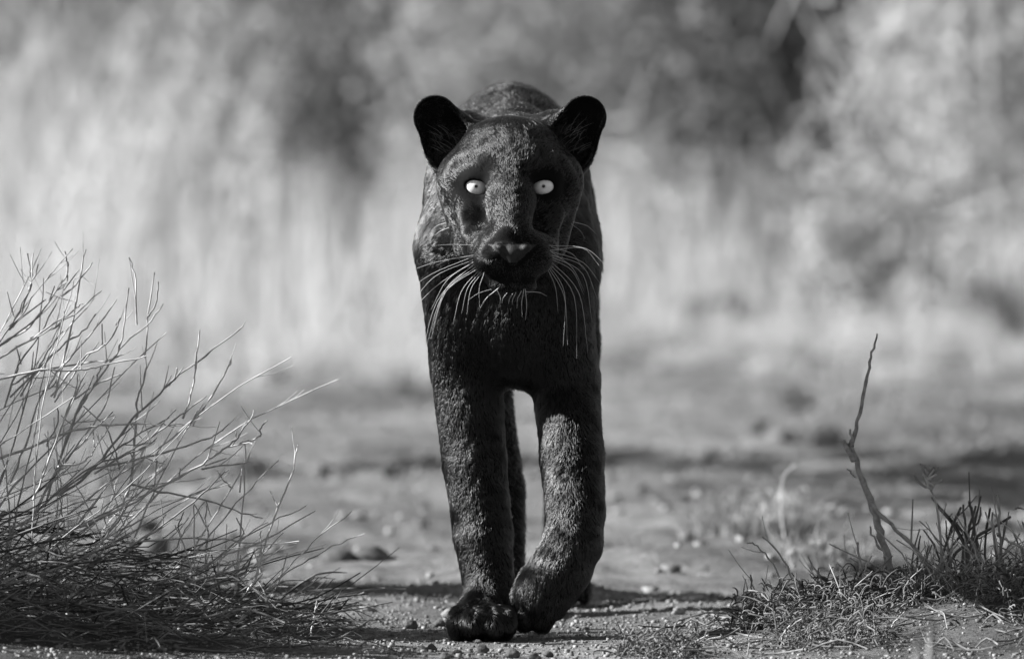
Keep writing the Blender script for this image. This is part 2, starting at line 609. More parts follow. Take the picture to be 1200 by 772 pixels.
# hind legs
limb([((-0.036, 0.86, 0.50), (-0.058, 0.68, 0.345), 0.070, 0.048), ((-0.058, 0.68, 0.345), (-0.034, 0.66, 0.260), 0.048, 0.037),
      ((-0.034, 0.66, 0.260), (-0.018, 0.70, 0.150), 0.037, 0.036), ((-0.018, 0.70, 0.150), (-0.014, 0.60, 0.040), 0.036, 0.032)], 0.025)
ell((-0.016, 0.565, 0.024), (0.037, 0.060, 0.024), 0.014)
for tx, ty in ((-0.042, 0.53), (-0.026, 0.515), (-0.006, 0.515), (0.010, 0.53)):
    ell((tx, ty, 0.019), (0.0125, 0.025, 0.019), 0.006)
limb([((0.036, 0.90, 0.50), (0.066, 0.80, 0.33), 0.070, 0.046), ((0.066, 0.80, 0.33), (0.070, 1.02, 0.19), 0.046, 0.031),
      ((0.070, 1.02, 0.19), (0.064, 0.96, 0.035), 0.031, 0.029)], 0.025)
ell((0.064, 0.92, 0.024), (0.036, 0.060, 0.024), 0.014)
for tx, ty in ((0.038, 0.885), (0.055, 0.87), (0.074, 0.87), (0.090, 0.885)):
    ell((tx, ty, 0.020), (0.0125, 0.025, 0.020), 0.006)
# tail
for a, b, ra, rb in (((0.0, 0.98, 0.575), (0.030, 1.14, 0.47), 0.036, 0.026), ((0.030, 1.14, 0.47), (0.060, 1.28, 0.31), 0.026, 0.023),
                     ((0.060, 1.28, 0.31), (0.070, 1.42, 0.22), 0.023, 0.021), ((0.070, 1.42, 0.22), (0.070, 1.56, 0.24), 0.021, 0.018)):
    cone(a, b, ra, rb, 0.03)

# head
ell((HX, -0.080, 0.543), (0.076, 0.088, 0.071), 0.02)
for s in (-1, 1):
    h = lambda x, y, z: (HX + s * x, y, z)
    cone(h(0.052, -0.095, 0.535), h(0.040, -0.125, 0.470), 0.0355, 0.030, 0.018)      # cheek
    cone(h(0.062, -0.118, 0.532), h(0.044, -0.168, 0.478), 0.0165, 0.013, 0.014)      # cheekbone
    cone(h(0.022, -0.1485, 0.5560), h(0.054, -0.1320, 0.5520), 0.0160, 0.0140, 0.024)      # brow
cone((HX, -0.135, 0.548), (HX, -0.180, 0.515), 0.036, 0.0290, 0.018)
cone((HX, -0.180, 0.515), (0.0, -0.229, 0.4745), 0.0290, 0.0215, 0.010, (1.08, 1, 0.95))
MX = 0.0008                                         # middle of the muzzle
cone((HX, -0.15, 0.47), (MX, -0.215, 0.444), 0.040, 0.032, 0.018)
for s in (-1, 1):
    ell((MX + s * 0.0230, -0.220, 0.4460), (0.0255, 0.033, 0.0205), 0.008)            # whisker pad
    ell((MX + s * 0.0180, -0.2120, 0.4610), (0.0225, 0.0300, 0.0190), 0.012)           # flank of the muzzle
    cone((HX + s * 0.030, -0.13, 0.455), (MX + s * 0.036, -0.19, 0.455), 0.026, 0.018, 0.02)
cone((HX, -0.09, 0.435), (MX, -0.203, 0.4190), 0.035, 0.0215, 0.02)                   # lower jaw
ell((MX, -0.2180, 0.4160), (0.0300, 0.0220, 0.0125), 0.008)                             # chin
F += 0.0025                                        # room for the coat
# eyes: sockets, then lids as a shell round the eyeball with an almond opening
EYES = []
for s in (-1, 1):
    e = np.array([HX + s * 0.0390, -0.1485, 0.5305])
    EYES.append((s, e))
    ell(e + np.array([-s * 0.002, -0.004, -0.0185]), (0.0200, 0.0125, 0.0110), 0.012, rot=(0, s * -14, s * 14))
    ell(e + np.array([-s * 0.003, -0.009, -0.0320]), (0.0170, 0.0120, 0.0150), 0.014)
    ell(e + np.array([0.0, -0.0015, 0.0135]), (0.0210, 0.0130, 0.0090), 0.012, rot=(0, s * 8, s * 14))
for s, e in EYES:
    ell(e, (0.0184, 0.0179, 0.0178), 0.012)
for s, e in EYES:
    ell(e + np.array([0.0, -0.0185, -0.0012]), (0.0136, 0.020, 0.0081), 0.0012, rot=(0, s * -10, s * 8), sub=True)
    ell(e + np.array([-s * 0.0095, -0.0185, -0.0045]), (0.0065, 0.020, 0.0030), 0.0015, rot=(0, s * -40, 0), sub=True)
# nose leather, nostrils, groove, mouth
ell((MX, -0.2460, 0.4560), (0.0130, 0.0090, 0.0080), 0.008)
for s in (-1, 1):
    ell((MX + s * 0.0150, -0.2470, 0.4595), (0.0072, 0.0085, 0.0062), 0.003)          # wings of the nose
cone((MX, -0.2480, 0.4530), (MX, -0.2480, 0.4455), 0.0068, 0.0045, 0.005)
for s in (-1, 1):
    cone((MX + s * 0.0085, -0.2610, 0.4510), (MX + s * 0.0150, -0.2560, 0.4530), 0.0016, 0.0030, 0.002, sub=True)
    cone((MX + s * 0.0150, -0.2560, 0.4530), (MX + s * 0.0225, -0.2480, 0.4610), 0.0030, 0.0020, 0.002, sub=True)
    cone((MX + s * 0.0010, -0.2540, 0.4275), (MX + s * 0.015, -0.2480, 0.4250), 0.0020, 0.0026, 0.003, sub=True)
    cone((MX + s * 0.015, -0.2480, 0.4250), (MX + s * 0.033, -0.2300, 0.4280), 0.0022, 0.0010, 0.003, sub=True)
cone((MX, -0.2600, 0.4450), (MX, -0.2580, 0.4270), 0.0013, 0.0020, 0.003, sub=True)
# ears: cupped shells
for s in (-1, 1):
    tip = np.array([HX + s * 0.0870, -0.072, 0.6105])
    bas = np.array([HX + s * 0.0650, -0.062, 0.5790])
    oy = np.array([0, -0.0115, 0.0])
    cone(tip, bas, 0.0258, 0.0340, 0.010, (1, 0.72, 1))
    cone(bas, (HX + s * 0.058, -0.055, 0.553), 0.030, 0.026, 0.014, (1, 0.8, 1))
    cone(tip + oy + np.array([s * 0.0003, 0, 0.0003]), bas + oy + np.array([s * 0.006, 0, 0.000]), 0.0238, 0.0295, 0.003, (1, 0.85, 1), sub=True)
    cone(bas + oy + np.array([s * 0.006, 0, 0]), (HX + s * 0.078, -0.075, 0.562), 0.0265, 0.012, 0.004, (1, 0.8, 1), sub=True)


def surface_nets(F, xs, ys, zs):
    ins = F < 0
    nx, ny, nz = F.shape
    cnt = np.zeros((nx - 1, ny - 1, nz - 1), np.int8)
    for dx in (0, 1):
        for dy in (0, 1):
            for dz in (0, 1):
                cnt += ins[dx:nx - 1 + dx, dy:ny - 1 + dy, dz:nz - 1 + dz]
    I, J, K = np.nonzero((cnt > 0) & (cnt < 8))
    n = len(I)
    acc = np.zeros((n, 3))
    num = np.zeros(n)
    cor = [(a, b, c) for a in (0, 1) for b in (0, 1) for c in (0, 1)]
    for i, ca in enumerate(cor):
        for cb in cor[i + 1:]:
            if sum(abs(u - w) for u, w in zip(ca, cb)) != 1:
                continue
            fa = F[I + ca[0], J + ca[1], K + ca[2]]
            fb = F[I + cb[0], J + cb[1], K + cb[2]]
            m = (fa < 0) != (fb < 0)
            t = np.where(m, fa / np.where(m, fa - fb, 1), 0)
            pa = np.stack([xs[I + ca[0]], ys[J + ca[1]], zs[K + ca[2]]], -1)
            pb = np.stack([xs[I + cb[0]], ys[J + cb[1]], zs[K + cb[2]]], -1)
            acc += m[:, None] * (pa + (pb - pa) * t[:, None])
            num += m
    V = acc / num[:, None]
    idx = np.full(cnt.shape, -1, np.int32)
    idx[I, J, K] = np.arange(n)
    Q = []
    a, b = ins[:-1], ins[1:]
    i, j, k = np.nonzero((a != b)[:, 1:-1, 1:-1])
    j, k = j + 1, k + 1
    quad = np.stack([idx[i, j - 1, k - 1], idx[i, j, k - 1], idx[i, j, k], idx[i, j - 1, k]], -1)
    flip = ~a[i, j, k]
    quad[flip] = quad[flip][:, ::-1]
    Q.append(quad)
    a, b = ins[:, :-1], ins[:, 1:]
    i, j, k = np.nonzero((a != b)[1:-1, :, 1:-1])
    i, k = i + 1, k + 1
    quad = np.stack([idx[i - 1, j, k - 1], idx[i - 1, j, k], idx[i, j, k], idx[i, j, k - 1]], -1)
    flip = ~a[i, j, k]
    quad[flip] = quad[flip][:, ::-1]
    Q.append(quad)
    a, b = ins[:, :, :-1], ins[:, :, 1:]
    i, j, k = np.nonzero((a != b)[1:-1, 1:-1, :])
    i, j = i + 1, j + 1
    quad = np.stack([idx[i - 1, j - 1, k], idx[i, j - 1, k], idx[i, j, k], idx[i - 1, j, k]], -1)
    flip = ~a[i, j, k]
    quad[flip] = quad[flip][:, ::-1]
    Q.append(quad)
    return V, np.concatenate(Q)


BV, BQ = surface_nets(F, sx_, sy_, sz_)
BQ = BQ[(BQ >= 0).all(1)]
del F


def relax(V, Q, it, lam):
    e0 = Q.ravel()
    e1 = np.roll(Q, -1, axis=1).ravel()
    n = len(V)
    deg = np.bincount(e0, minlength=n) + np.bincount(e1, minlength=n)
    for _ in range(it):
        s = np.stack([np.bincount(e0, V[e1, c], n) + np.bincount(e1, V[e0, c], n) for c in range(3)], -1)
        V = V + lam * (s / np.maximum(deg, 1)[:, None] - V)
    return V


BV = relax(BV, BQ, 3, 0.5)
a_, b_ = BV[BQ[:, 2]] - BV[BQ[:, 0]], BV[BQ[:, 3]] - BV[BQ[:, 1]]
FN = np.cross(a_, b_) * 0.5
VN = np.zeros_like(BV)
for c in range(4):
    for k in range(3):
        VN[:, k] += np.bincount(BQ[:, c], FN[:, k], len(BV))
VN /= np.linalg.norm(VN, axis=1)[:, None] + 1e-12

leopard = thing('black_leopard', 'black leopard with pale eyes walking straight ahead, one forepaw lifted', 'leopard', (0, 0, 0))
body = big_mesh('body', BV, BQ, None, M['skin'])
body.parent = leopard
M['nose'] = mat_grey('nose_leather', 0.008, 0.018, 300, 0.50, 0.35, bump=0.0006, bump_scale=1500)
body.data.materials.append(M['nose'])
_c = BV[BQ].mean(1)


def nose_mask(c):
    """0 inside the bare wedge of the nose, above 1 outside it"""
    t = np.clip((0.4640 - c[:, 2]) / 0.021, 0, 1)
    return np.maximum(np.abs(c[:, 0] - MX) / (0.0225 * (1 - t) + 0.0050), np.maximum((np.abs(c[:, 2] - 0.4535) / 0.0105), (c[:, 1] < -0.237) * -1.0 + 1.5 * (c[:, 1] >= -0.237)))


_dn = nose_mask(_c)
body.data.polygons.foreach_set('material_index', (_dn < 1.0).astype(np.int32))


# ---- coat: short hairs lying along the body
def wob(P, f, seed):
    rs = np.random.default_rng(seed)
    o = np.zeros((len(P), 3))
    for _ in range(6):
        w = rs.normal(size=3) * f
        o += np.sin(P @ w + rs.uniform(0, 6.28))[:, None] * rs.normal(size=3)
    return o / 2.4


def flow(P):
    """which way the hairs lie"""
    x, y, z = P[:, 0], P[:, 1], P[:, 2]
    nose = np.array([HX, -0.262, 0.468])
    fa = P - nose
    fa /= np.linalg.norm(fa, axis=1)[:, None] + 1e-9
    fa[:, 2] += np.where(z < 0.45, -0.5, 0.0)
    fb = np.stack([np.sign(x) * 0.05, np.where(z > 0.57, 0.75, 0.32), np.where(z > 0.57, -0.1, -0.95)], -1)
    fl = np.stack([np.zeros_like(x), np.full_like(x, 0.25), np.full_like(x, -1.0)], -1)
    head = np.clip((-0.035 - y) / 0.03, 0, 1) * np.clip((z - 0.395) / 0.02, 0, 1)
    leg = np.clip((0.40 - z) / 0.12, 0, 1)
    out = fb * (1 - leg)[:, None] + fl * leg[:, None]
    return out * (1 - head)[:, None] + fa * head[:, None], head, leg


def make_fur(count, seed):
    rs = np.random.default_rng(seed)
    area = np.linalg.norm(FN, axis=1)
    C = BV[BQ].mean(1)
    n = FN / (area[:, None] + 1e-12)
    y = C[:, 1]
    dens = np.where(y < 0.12, 1.0, np.where(y < 0.3, 0.5, 0.22))
    dens = np.where((y < 0.0) & (C[:, 2] > 0.39), 1.7, dens)
    dens *= np.where(n[:, 1] > 0.35, 0.35, 1.0)
    for s, e in EYES:                                             # bare lids
        d = np.linalg.norm((C - e) * np.array([1, 0.8, 1.10]), axis=1)
        dens *= np.clip((d - 0.0232) / 0.006, 0, 1)
    dn = nose_mask(C)
    dens *= np.clip((dn - 0.95) / 0.2, 0, 1)                      # bare nose
    w = area * dens
    pick = rs.choice(len(w), count, p=w / w.sum())
    u, v = rs.uniform(0, 1, count)[:, None], rs.uniform(0, 1, count)[:, None]
    q = BQ[pick]
    P = (BV[q[:, 0]] * (1 - u) + BV[q[:, 1]] * u) * (1 - v) + (BV[q[:, 3]] * (1 - u) + BV[q[:, 2]] * u) * v
    Nn = (VN[q[:, 0]] * (1 - u) + VN[q[:, 1]] * u) * (1 - v) + (VN[q[:, 3]] * (1 - u) + VN[q[:, 2]] * u) * v
    Nn /= np.linalg.norm(Nn, axis=1)[:, None] + 1e-9
    f, head, leg = flow(P)
    f = f + wob(P, 70, 5) * 0.20 + wob(P, 330, 6) * 0.20 + rs.normal(size=P.shape) * 0.10
    f -= Nn * (f * Nn).sum(1)[:, None]
    f /= np.linalg.norm(f, axis=1)[:, None] + 1e-9
    muzzle = np.clip((-0.185 - P[:, 1]) / 0.03, 0, 1) * head
    ear = np.clip((np.abs(P[:, 0] - HX) - 0.055) / 0.015, 0, 1) * np.clip((P[:, 2] - 0.562) / 0.015, 0, 1) * (P[:, 1] < -0.03)
    L = 0.0098 * (1 - head) + head * 0.0054
    L = L * (1 - 0.25 * leg)
    L = L * (1 - 0.30 * muzzle) * (1 - 0.45 * ear)
    L = L * np.clip(1 + (wob(P, 60, 9)[:, 0]) * 0.16, 0.6, 1.4) * rs.uniform(0.55, 1.15, count)
    brisket = np.clip((0.36 - P[:, 2]) / 0.03, 0, 1) * np.clip((P[:, 2] - 0.27) / 0.02, 0, 1) * (np.abs(P[:, 0]) < 0.035)
    L = L * (1 + 0.7 * brisket)
    g = wob(P, 95, 21)[:, 0] + 0.6 * wob(P, 60, 22)[:, 1]         # ghost rosettes: rings of flatter, blacker hair in the black coat
    ros = np.exp(-((g - 0.35) / 0.34) ** 2) * (1 - muzzle) * (1 - 0.65 * leg)
    lift = (0.46 - 0.22 * head) * rs.uniform(0.6, 1.4, count) * (1 + 0.35 * wob(P, 300, 15)[:, 1]) * (1 - 0.6 * ros)
    eyed = np.min([np.linalg.norm((P - e + np.array([0, 0, 0.003])) * np.array([0.9, 0.6, 1.0]), axis=1) for s_, e in EYES], axis=0)
    lift = np.clip(lift * (0.25 + 0.75 * np.clip((eyed - 0.020) / 0.010, 0, 1)), 0.05, 1.0)
    d0 = Nn * (lift + 0.25)[:, None] + f
    d0 /= np.linalg.norm(d0, axis=1)[:, None]
    d1 = Nn * (lift * 0.55)[:, None] + f
    d1 /= np.linalg.norm(d1, axis=1)[:, None]
    d2 = Nn * (lift * 0.25)[:, None] + f
    d2 /= np.linalg.norm(d2, axis=1)[:, None]
    s = (L / 3)[:, None]
    p0 = P - Nn * 0.0006
    p1 = p0 + d0 * s
    p2 = p1 + d1 * s
    p3 = p2 + d2 * s
    pts = np.stack([p0, p1, p2, p3], 1)
    chest = np.clip((0.05 - P[:, 1]) / 0.03, 0, 1) * (1 - head) * np.clip((P[:, 2] - 0.27) / 0.04, 0, 1) * np.clip((0.075 - np.abs(P[:, 0])) / 0.025, 0, 1)  # blackens the chest hair to deepen the shade there
    tone = (1.0 - 0.85 * ros) * (1 - 0.9 * chest) * (1 - 0.7 * ear) * (1 - 0.25 * muzzle)
    eyed = np.min([np.linalg.norm((P - e + np.array([0, 0, 0.003])) * np.array([0.9, 0.6, 1.0]), axis=1) for s_, e in EYES], axis=0)
    tone = tone * (0.06 + 0.94 * np.clip((eyed - 0.022) / 0.012, 0, 1))   # black rims round the eyes
    tone = tone * rs.uniform(0.5, 1.5, count) * np.clip(1 + 0.6 * wob(P, 240, 31)[:, 0], 0.2, 2.0)
    rad = np.array([1.0, 0.92, 0.66, 0.18])[None] * (0.00024 - 0.00004 * head)[:, None]
    return pts, rad, tone


def curves_object(name, pts, rad, tone, mat):
    n, k = pts.shape[:2]
    cu = bpy.data.hair_curves.new(name)
    cu.add_curves([k] * n)
    cu.attributes['position'].data.foreach_set('vector', np.ascontiguousarray(pts, dtype=np.float32).ravel())
    r = cu.attributes.get('radius') or cu.attributes.new('radius', 'FLOAT', 'POINT')
    r.data.foreach_set('value', np.ascontiguousarray(rad, dtype=np.float32).ravel())
    t = cu.attributes.new('tone', 'FLOAT', 'POINT')
    t.data.foreach_set('value', np.repeat(tone, k).astype(np.float32))
    cu.materials.append(mat)
    o = bpy.data.objects.new(name, cu)
    COL.objects.link(o)
    return o


fp, fr, ft = make_fur(460000, 11)
fur = curves_object('fur', fp, fr, ft, M['fur'])
fur.parent = leopard
tag(fur, kind='stuff')


# ---- eyes
def iris_material():
    m, nt, out = new_mat('pale_iris')
    N, L = nt.nodes, nt.links
    p = N.new('ShaderNodeBsdfPrincipled')
    a = N.new('ShaderNodeAttribute')
    a.attribute_name = 'tone'
    tc = N.new('ShaderNodeTexCoord')
    nz = N.new('ShaderNodeTexNoise')
    nz.inputs['Scale'].default_value = 900
    L.new(tc.outputs['Object'], nz.inputs['Vector'])
    mr = N.new('ShaderNodeMapRange')
    mr.inputs['To Min'].default_value = 0.90
    mr.inputs['To Max'].default_value = 1.02
    L.new(nz.outputs['Fac'], mr.inputs['Value'])
    mu = N.new('ShaderNodeMath')
    mu.operation = 'MULTIPLY'
    L.new(a.outputs['Fac'], mu.inputs[0])
    L.new(mr.outputs['Result'], mu.inputs[1])
    L.new(mu.outputs[0], p.inputs['Base Color'])
    p.inputs['Roughness'].default_value = 0.35
    p.inputs['Coat Weight'].default_value = 1.0
    p.inputs['Coat Roughness'].default_value = 0.03
    L.new(p.outputs[0], out.inputs['Surface'])
    return m


M['iris'] = iris_material()
M['pupil'] = mat_grey('pupil_black', 0.003, 0.005, 50, 0.1, 0.5)
M['sclera'] = mat_grey('dark_sclera', 0.01, 0.02, 50, 0.25, 0.5)


def cap(r, ang0, ang1, rings, seg, tone_fn, flat=1.0):
    v, f, t = [], [], []
    for i in range(rings + 1):
        a = ang0 + (ang1 - ang0) * i / rings
        for k in range(seg):
            b = 2 * math.pi * k / seg
            v.append((r * math.sin(a) * math.cos(b), -r * math.cos(a), r * math.sin(a) * math.sin(b)))
            t.append(tone_fn(i / rings))
    for i in range(rings):
        for k in range(seg):
            k2 = (k + 1) % seg
            f.append((i * seg + k, i * seg + k2, (i + 1) * seg + k2, (i + 1) * seg + k))
    if ang0 > 0:
        pass
    return np.array(v), f, t


for s, e in EYES:
    mb = MB()
    v, f, t = cap(0.0164, 0.0, math.pi, 14, 24, lambda u: 1.0)
    mb.add(v + e, f, 1.0)
    eye = mb.build('eye', M['sclera'], leopard, loc=e)
    mb = MB()
    v, f, t = cap(0.0167, 0.095, 0.86, 12, 40, lambda u: 0.72 if u < 0.12 else (0.92 if u < 0.70 else 0.92 - (u - 0.70) * 2.4))
    mb.add(v, f, t)
    mb.build('iris', M['iris'], eye)
    mb = MB()
    v, f, t = cap(0.01675, 0.0, 0.115, 3, 20, lambda u: 1.0)
    mb.add(v, f, 1.0)
    mb.build('pupil', M['pupil'], eye)

# ---- whiskers: root and tip in photograph pixels, bow
WH = [((549, 303), (466, 350), 5), ((551, 306), (478, 362), 10), ((552, 309), (505, 363), 8), ((553, 312), (506, 388), 12),
      ((556, 314), (505, 397), 14), ((558, 316), (500, 404), 16), ((560, 318), (531, 380), 8), ((562, 320), (541, 367), 6),
      ((564, 321), (547, 368), 6), ((549, 300), (462, 326), 4), ((548, 301), (510, 312), 3), ((552, 308), (470, 380), 6),
      ((566, 324), (562, 360), 4), ((548, 287), (508, 288), 1), ((555, 310), (492, 428), 18),
      ((649, 288), (712, 313), 10), ((650, 293), (702, 311), 12), ((650, 296), (706, 336), 9), ((649, 300), (700, 350), 14), ((648, 302), (694, 378), 20),
      ((646, 307), (689, 413), 18), ((645, 310), (676, 420), 20), ((644, 312), (660, 405), 16), ((643, 314), (665, 404), 12),
      ((650, 298), (685, 342), 6), ((642, 316), (654, 368), 5), ((651, 291), (684, 316), 6), ((647, 304), (684, 345), 8),
      ((675, 261), (698, 274), 3), ((673, 265), (686, 281), 2), ((519, 262), (508, 268), 1), ((523, 268), (509, 276), 1),
      ((584, 343), (586, 357), 2), ((592, 346), (588, 355), 1), ((599, 347), (596, 356), 1), ((603, 346), (600, 357), 1), ((609, 345), (606, 360), 2),
      ((613, 344), (612, 371), 2), ((616, 344), (616, 374), 2), ((621, 342), (641, 347), 2), ((580, 341), (562, 362), 2), ((576, 339), (548, 352), 2)]
for i, (a, b, bow) in enumerate(WH):
    side = -1 if b[0] < a[0] else 1
    chin = 560 < b[0] < 645 and b[1] > 344
    y0 = -0.232 if chin else -0.222
    if a[1] < 286:
        y0 = -0.13
    y1 = y0 + (0.012 if chin else random.uniform(-0.03, 0.05))
    p0, p1 = at(a[0], a[1], y0), at(b[0], b[1], y1)
    ln = np.linalg.norm(p1 - p0)
    midp = (p0 + p1) / 2 + np.array([side * bow * 0.0006, 0, bow * 0.0009])
    p00 = p0 + (p0 - midp) / (np.linalg.norm(p0 - midp) + 1e-9) * 0.006
    mb = MB()
    r0 = 0.00031 if not chin else 0.0004
    mb.tube([p00, p0, midp, p1], [r0, r0, r0 * 0.85, r0 * 0.25], 4, smooth=5)
    mb.build('whisker', M['whisker'], leopard)

# fine pale hairs inside the ears
M['ear_hair'] = mat_grey('pale_ear_hair', 0.25, 0.35, 50, 0.5, 0.4)
re_ = random.Random(61)
for s in (-1, 1):
    mb = MB()
    for k in range(26):
        u = re_.random()
        x = HX + s * (0.060 + 0.012 * u + re_.uniform(-0.006, 0.016))
        z = 0.566 + 0.030 * re_.random()
        p0 = np.array([x, -0.066, z])
        dx = s * re_.uniform(0.2, 1.0)
        dz = re_.uniform(0.2, 1.1)
        L = re_.uniform(0.012, 0.026)
        d = np.array([dx, -0.55, dz])
        d /= np.linalg.norm(d)
        p1 = p0 + d * L * 0.5
        p2 = p0 + d * L + np.array([s * 0.003, 0.004, 0.0])
        mb.tube([p0, p1, p2], [0.00016, 0.00014, 0.00004], 3, smooth=3)
    o = mb.build('ear_hair', M['ear_hair'], leopard)
    tag(o, kind='stuff')

# ------------------------------------------------------------------ dry shrub on the left
def zone(x0, y0, s, pts):
    return [(x0 + x * s, y0 + y * s) for x, y in pts]


S = 0.1944
TW = []
for pts in ([(168, 35), (180, 180), (175, 260), (90, 420), (0, 560), (-120, 720)], [(232, 103), (180, 240), (130, 400), (70, 480)], [(195, 35), (190, 190), (178, 260)],
            [(338, 232), (260, 380), (170, 470), (0, 590), (-150, 700)], [(415, 85), (400, 170), (340, 260), (190, 465), (60, 550), (-60, 620)],
            [(515, 15), (480, 200), (450, 370), (410, 560), (375, 720), (330, 900)], [(610, 265), (440, 410), (350, 440), (210, 540), (0, 665), (-160, 760)],
            [(345, 325), (270, 470), (120, 690), (90, 770), (20, 960)], [(710, 312), (540, 530), (375, 720), (280, 860)],
            [(575, 400), (500, 510), (400, 570), (220, 740), (60, 900)], [(380, 505), (290, 620), (220, 740), (120, 900)],
            [(780, 65), (815, 200), (822, 470)], [(780, 240), (745, 500), (715, 620)],
            [(928, 145), (890, 430), (875, 640), (872, 770), (825, 910), (825, 1010), (810, 1160), (800, 1320), (760, 1500)],
            [(988, 340), (880, 470), (760, 570), (680, 670), (600, 780), (460, 990), (340, 1340)], [(957, 210), (935, 350), (890, 420)],
            [(720, 425), (690, 520), (610, 600), (500, 670), (440, 740), (300, 900)], [(622, 455), (612, 600)], [(595, 570), (460, 740), (330, 930)],
            [(880, 655), (620, 710), (480, 740), (230, 745), (0, 790)], [(750, 645), (640, 680), (500, 700), (230, 745), (60, 830)],
            [(560, 90), (480, 200), (370, 300)], [(395, 20), (405, 120), (398, 190)], [(470, 130), (380, 260)], [(275, 310), (90, 450)], [(200, 285), (150, 380), (60, 500)],
            [(208, 630), (195, 740)], [(100, 590), (130, 700)], [(735, 420), (700, 470)], [(500, 335), (440, 380), (330, 480), (180, 550)]):
    TW.append(zone(0, 290, S, pts))
for pts in ([(540, 15), (460, 78), (255, 230), (130, 325), (0, 450), (-130, 570), (-240, 720), (-400, 900), (-580, 1030)], [(280, 35), (255, 230), (235, 380), (175, 570)],
            [(468, 215), (450, 260), (320, 480), (235, 605)], [(320, 430), (190, 525), (90, 600), (0, 665), (-140, 760), (-360, 900)],
            [(235, 605), (110, 610), (0, 600), (-100, 600), (-260, 605), (-380, 620), (-530, 650), (-700, 720), (-930, 810)],
            [(455, 595), (380, 660), (290, 700), (70, 770), (-180, 830), (-400, 880)],
            [(603, 515), (595, 550), (530, 640), (480, 710), (390, 770), (290, 840), (0, 1005), (-200, 1110), (-400, 1200), (-640, 1300), (-926, 1590)],
            [(690, 585), (650, 620), (630, 680), (520, 720)], [(180, 255), (130, 320)], [(140, 255), (135, 300), (90, 370)], [(265, 515), (220, 600)],
            [(490, 630), (500, 690), (470, 730)], [(600, 715), (540, 715), (450, 745)]):
    TW.append(zone(180, 380, S, pts))
for pts in ([(550, 0), (545, 290), (520, 560), (500, 760), (490, 900)], [(868, 10), (840, 150), (720, 460), (625, 770), (560, 900)],
            [(975, 405), (680, 570), (550, 635), (430, 670), (395, 720), (370, 830), (330, 950)], [(450, 155), (390, 210), (240, 350), (0, 525), (-200, 640)],
            [(660, 450), (480, 400), (260, 325), (30, 285), (-150, 240)], [(620, 595), (480, 585), (240, 570), (40, 580), (-200, 600)],
            [(245, 365), (325, 520), (310, 690), (330, 850)], [(245, 365), (245, 700), (250, 850)], [(120, 490), (180, 600), (230, 760), (250, 880)],
            [(690, 620), (600, 650), (430, 765), (300, 850)], [(610, 640), (550, 770)], [(605, 640), (630, 740), (600, 850)], [(180, 415), (150, 490), (160, 560)],
            [(320, 370), (310, 470), (330, 530)], [(500, 445), (540, 520), (525, 590)], [(645, 520), (650, 640), (640, 780)], [(575, 108), (430, 130), (290, 150)],
            [(440, 90), (300, 130)], [(380, 160), (420, 215), (475, 265)], [(535, 150), (520, 290)]):
    TW.append(zone(180, 520, S, pts))
S6 = 0.2167
for pts in ([(1045, 315), (830, 350), (650, 395), (500, 470), (380, 520), (150, 600)], [(885, 270), (750, 360), (600, 420), (430, 510), (260, 560)],
            [(1020, 465), (900, 505), (800, 520), (500, 515), (250, 480)], [(880, 385), (855, 540), (850, 570)], [(700, 280), (560, 355), (450, 430), (300, 520)],
            [(150, 160), (150, 400)], [(345, 170), (350, 380)], [(430, 170), (450, 260), (430, 380)], [(470, 270), (400, 420)], [(940, 510), (880, 560), (820, 600)]):
    TW.append(zone(180, 620, S6, pts))
for pts in ([(690, 0), (640, 210), (560, 340), (400, 560), (320, 660), (200, 900)], [(610, 0), (560, 110), (460, 290), (340, 620), (280, 800)], [(745, 30), (560, 120), (440, 200)],
            [(680, 265), (470, 480), (380, 580), (250, 780)], [(690, 300), (570, 500), (490, 580), (340, 590)], [(640, 360), (700, 520), (720, 625)], [(505, 235), (610, 330)],
            [(555, 385), (570, 500)], [(950, 440), (780, 520), (560, 600), (330, 770), (200, 880)], [(885, 460), (830, 580), (770, 740), (720, 900)],
            [(1020, 305), (850, 400), (700, 500), (500, 650), (300, 790)], [(445, 465), (330, 640), (220, 860)], [(360, 50), (310, 120), (240, 180), (150, 480), (60, 700)],
            [(465, 40), (460, 130), (380, 320), (260, 640)], [(345, 235), (350, 320), (280, 480)], [(520, 30), (400, 290), (270, 620), (200, 800)]):
    TW.append(zone(0, 430, S, pts))

rt = random.Random(21)
shrub = thing('dry_shrub', 'dry leafless twiggy shrub with pale stems leaning over its own litter', 'shrub', tuple(at(20, 740, 0.1)))
SH = np.array(shrub.location)


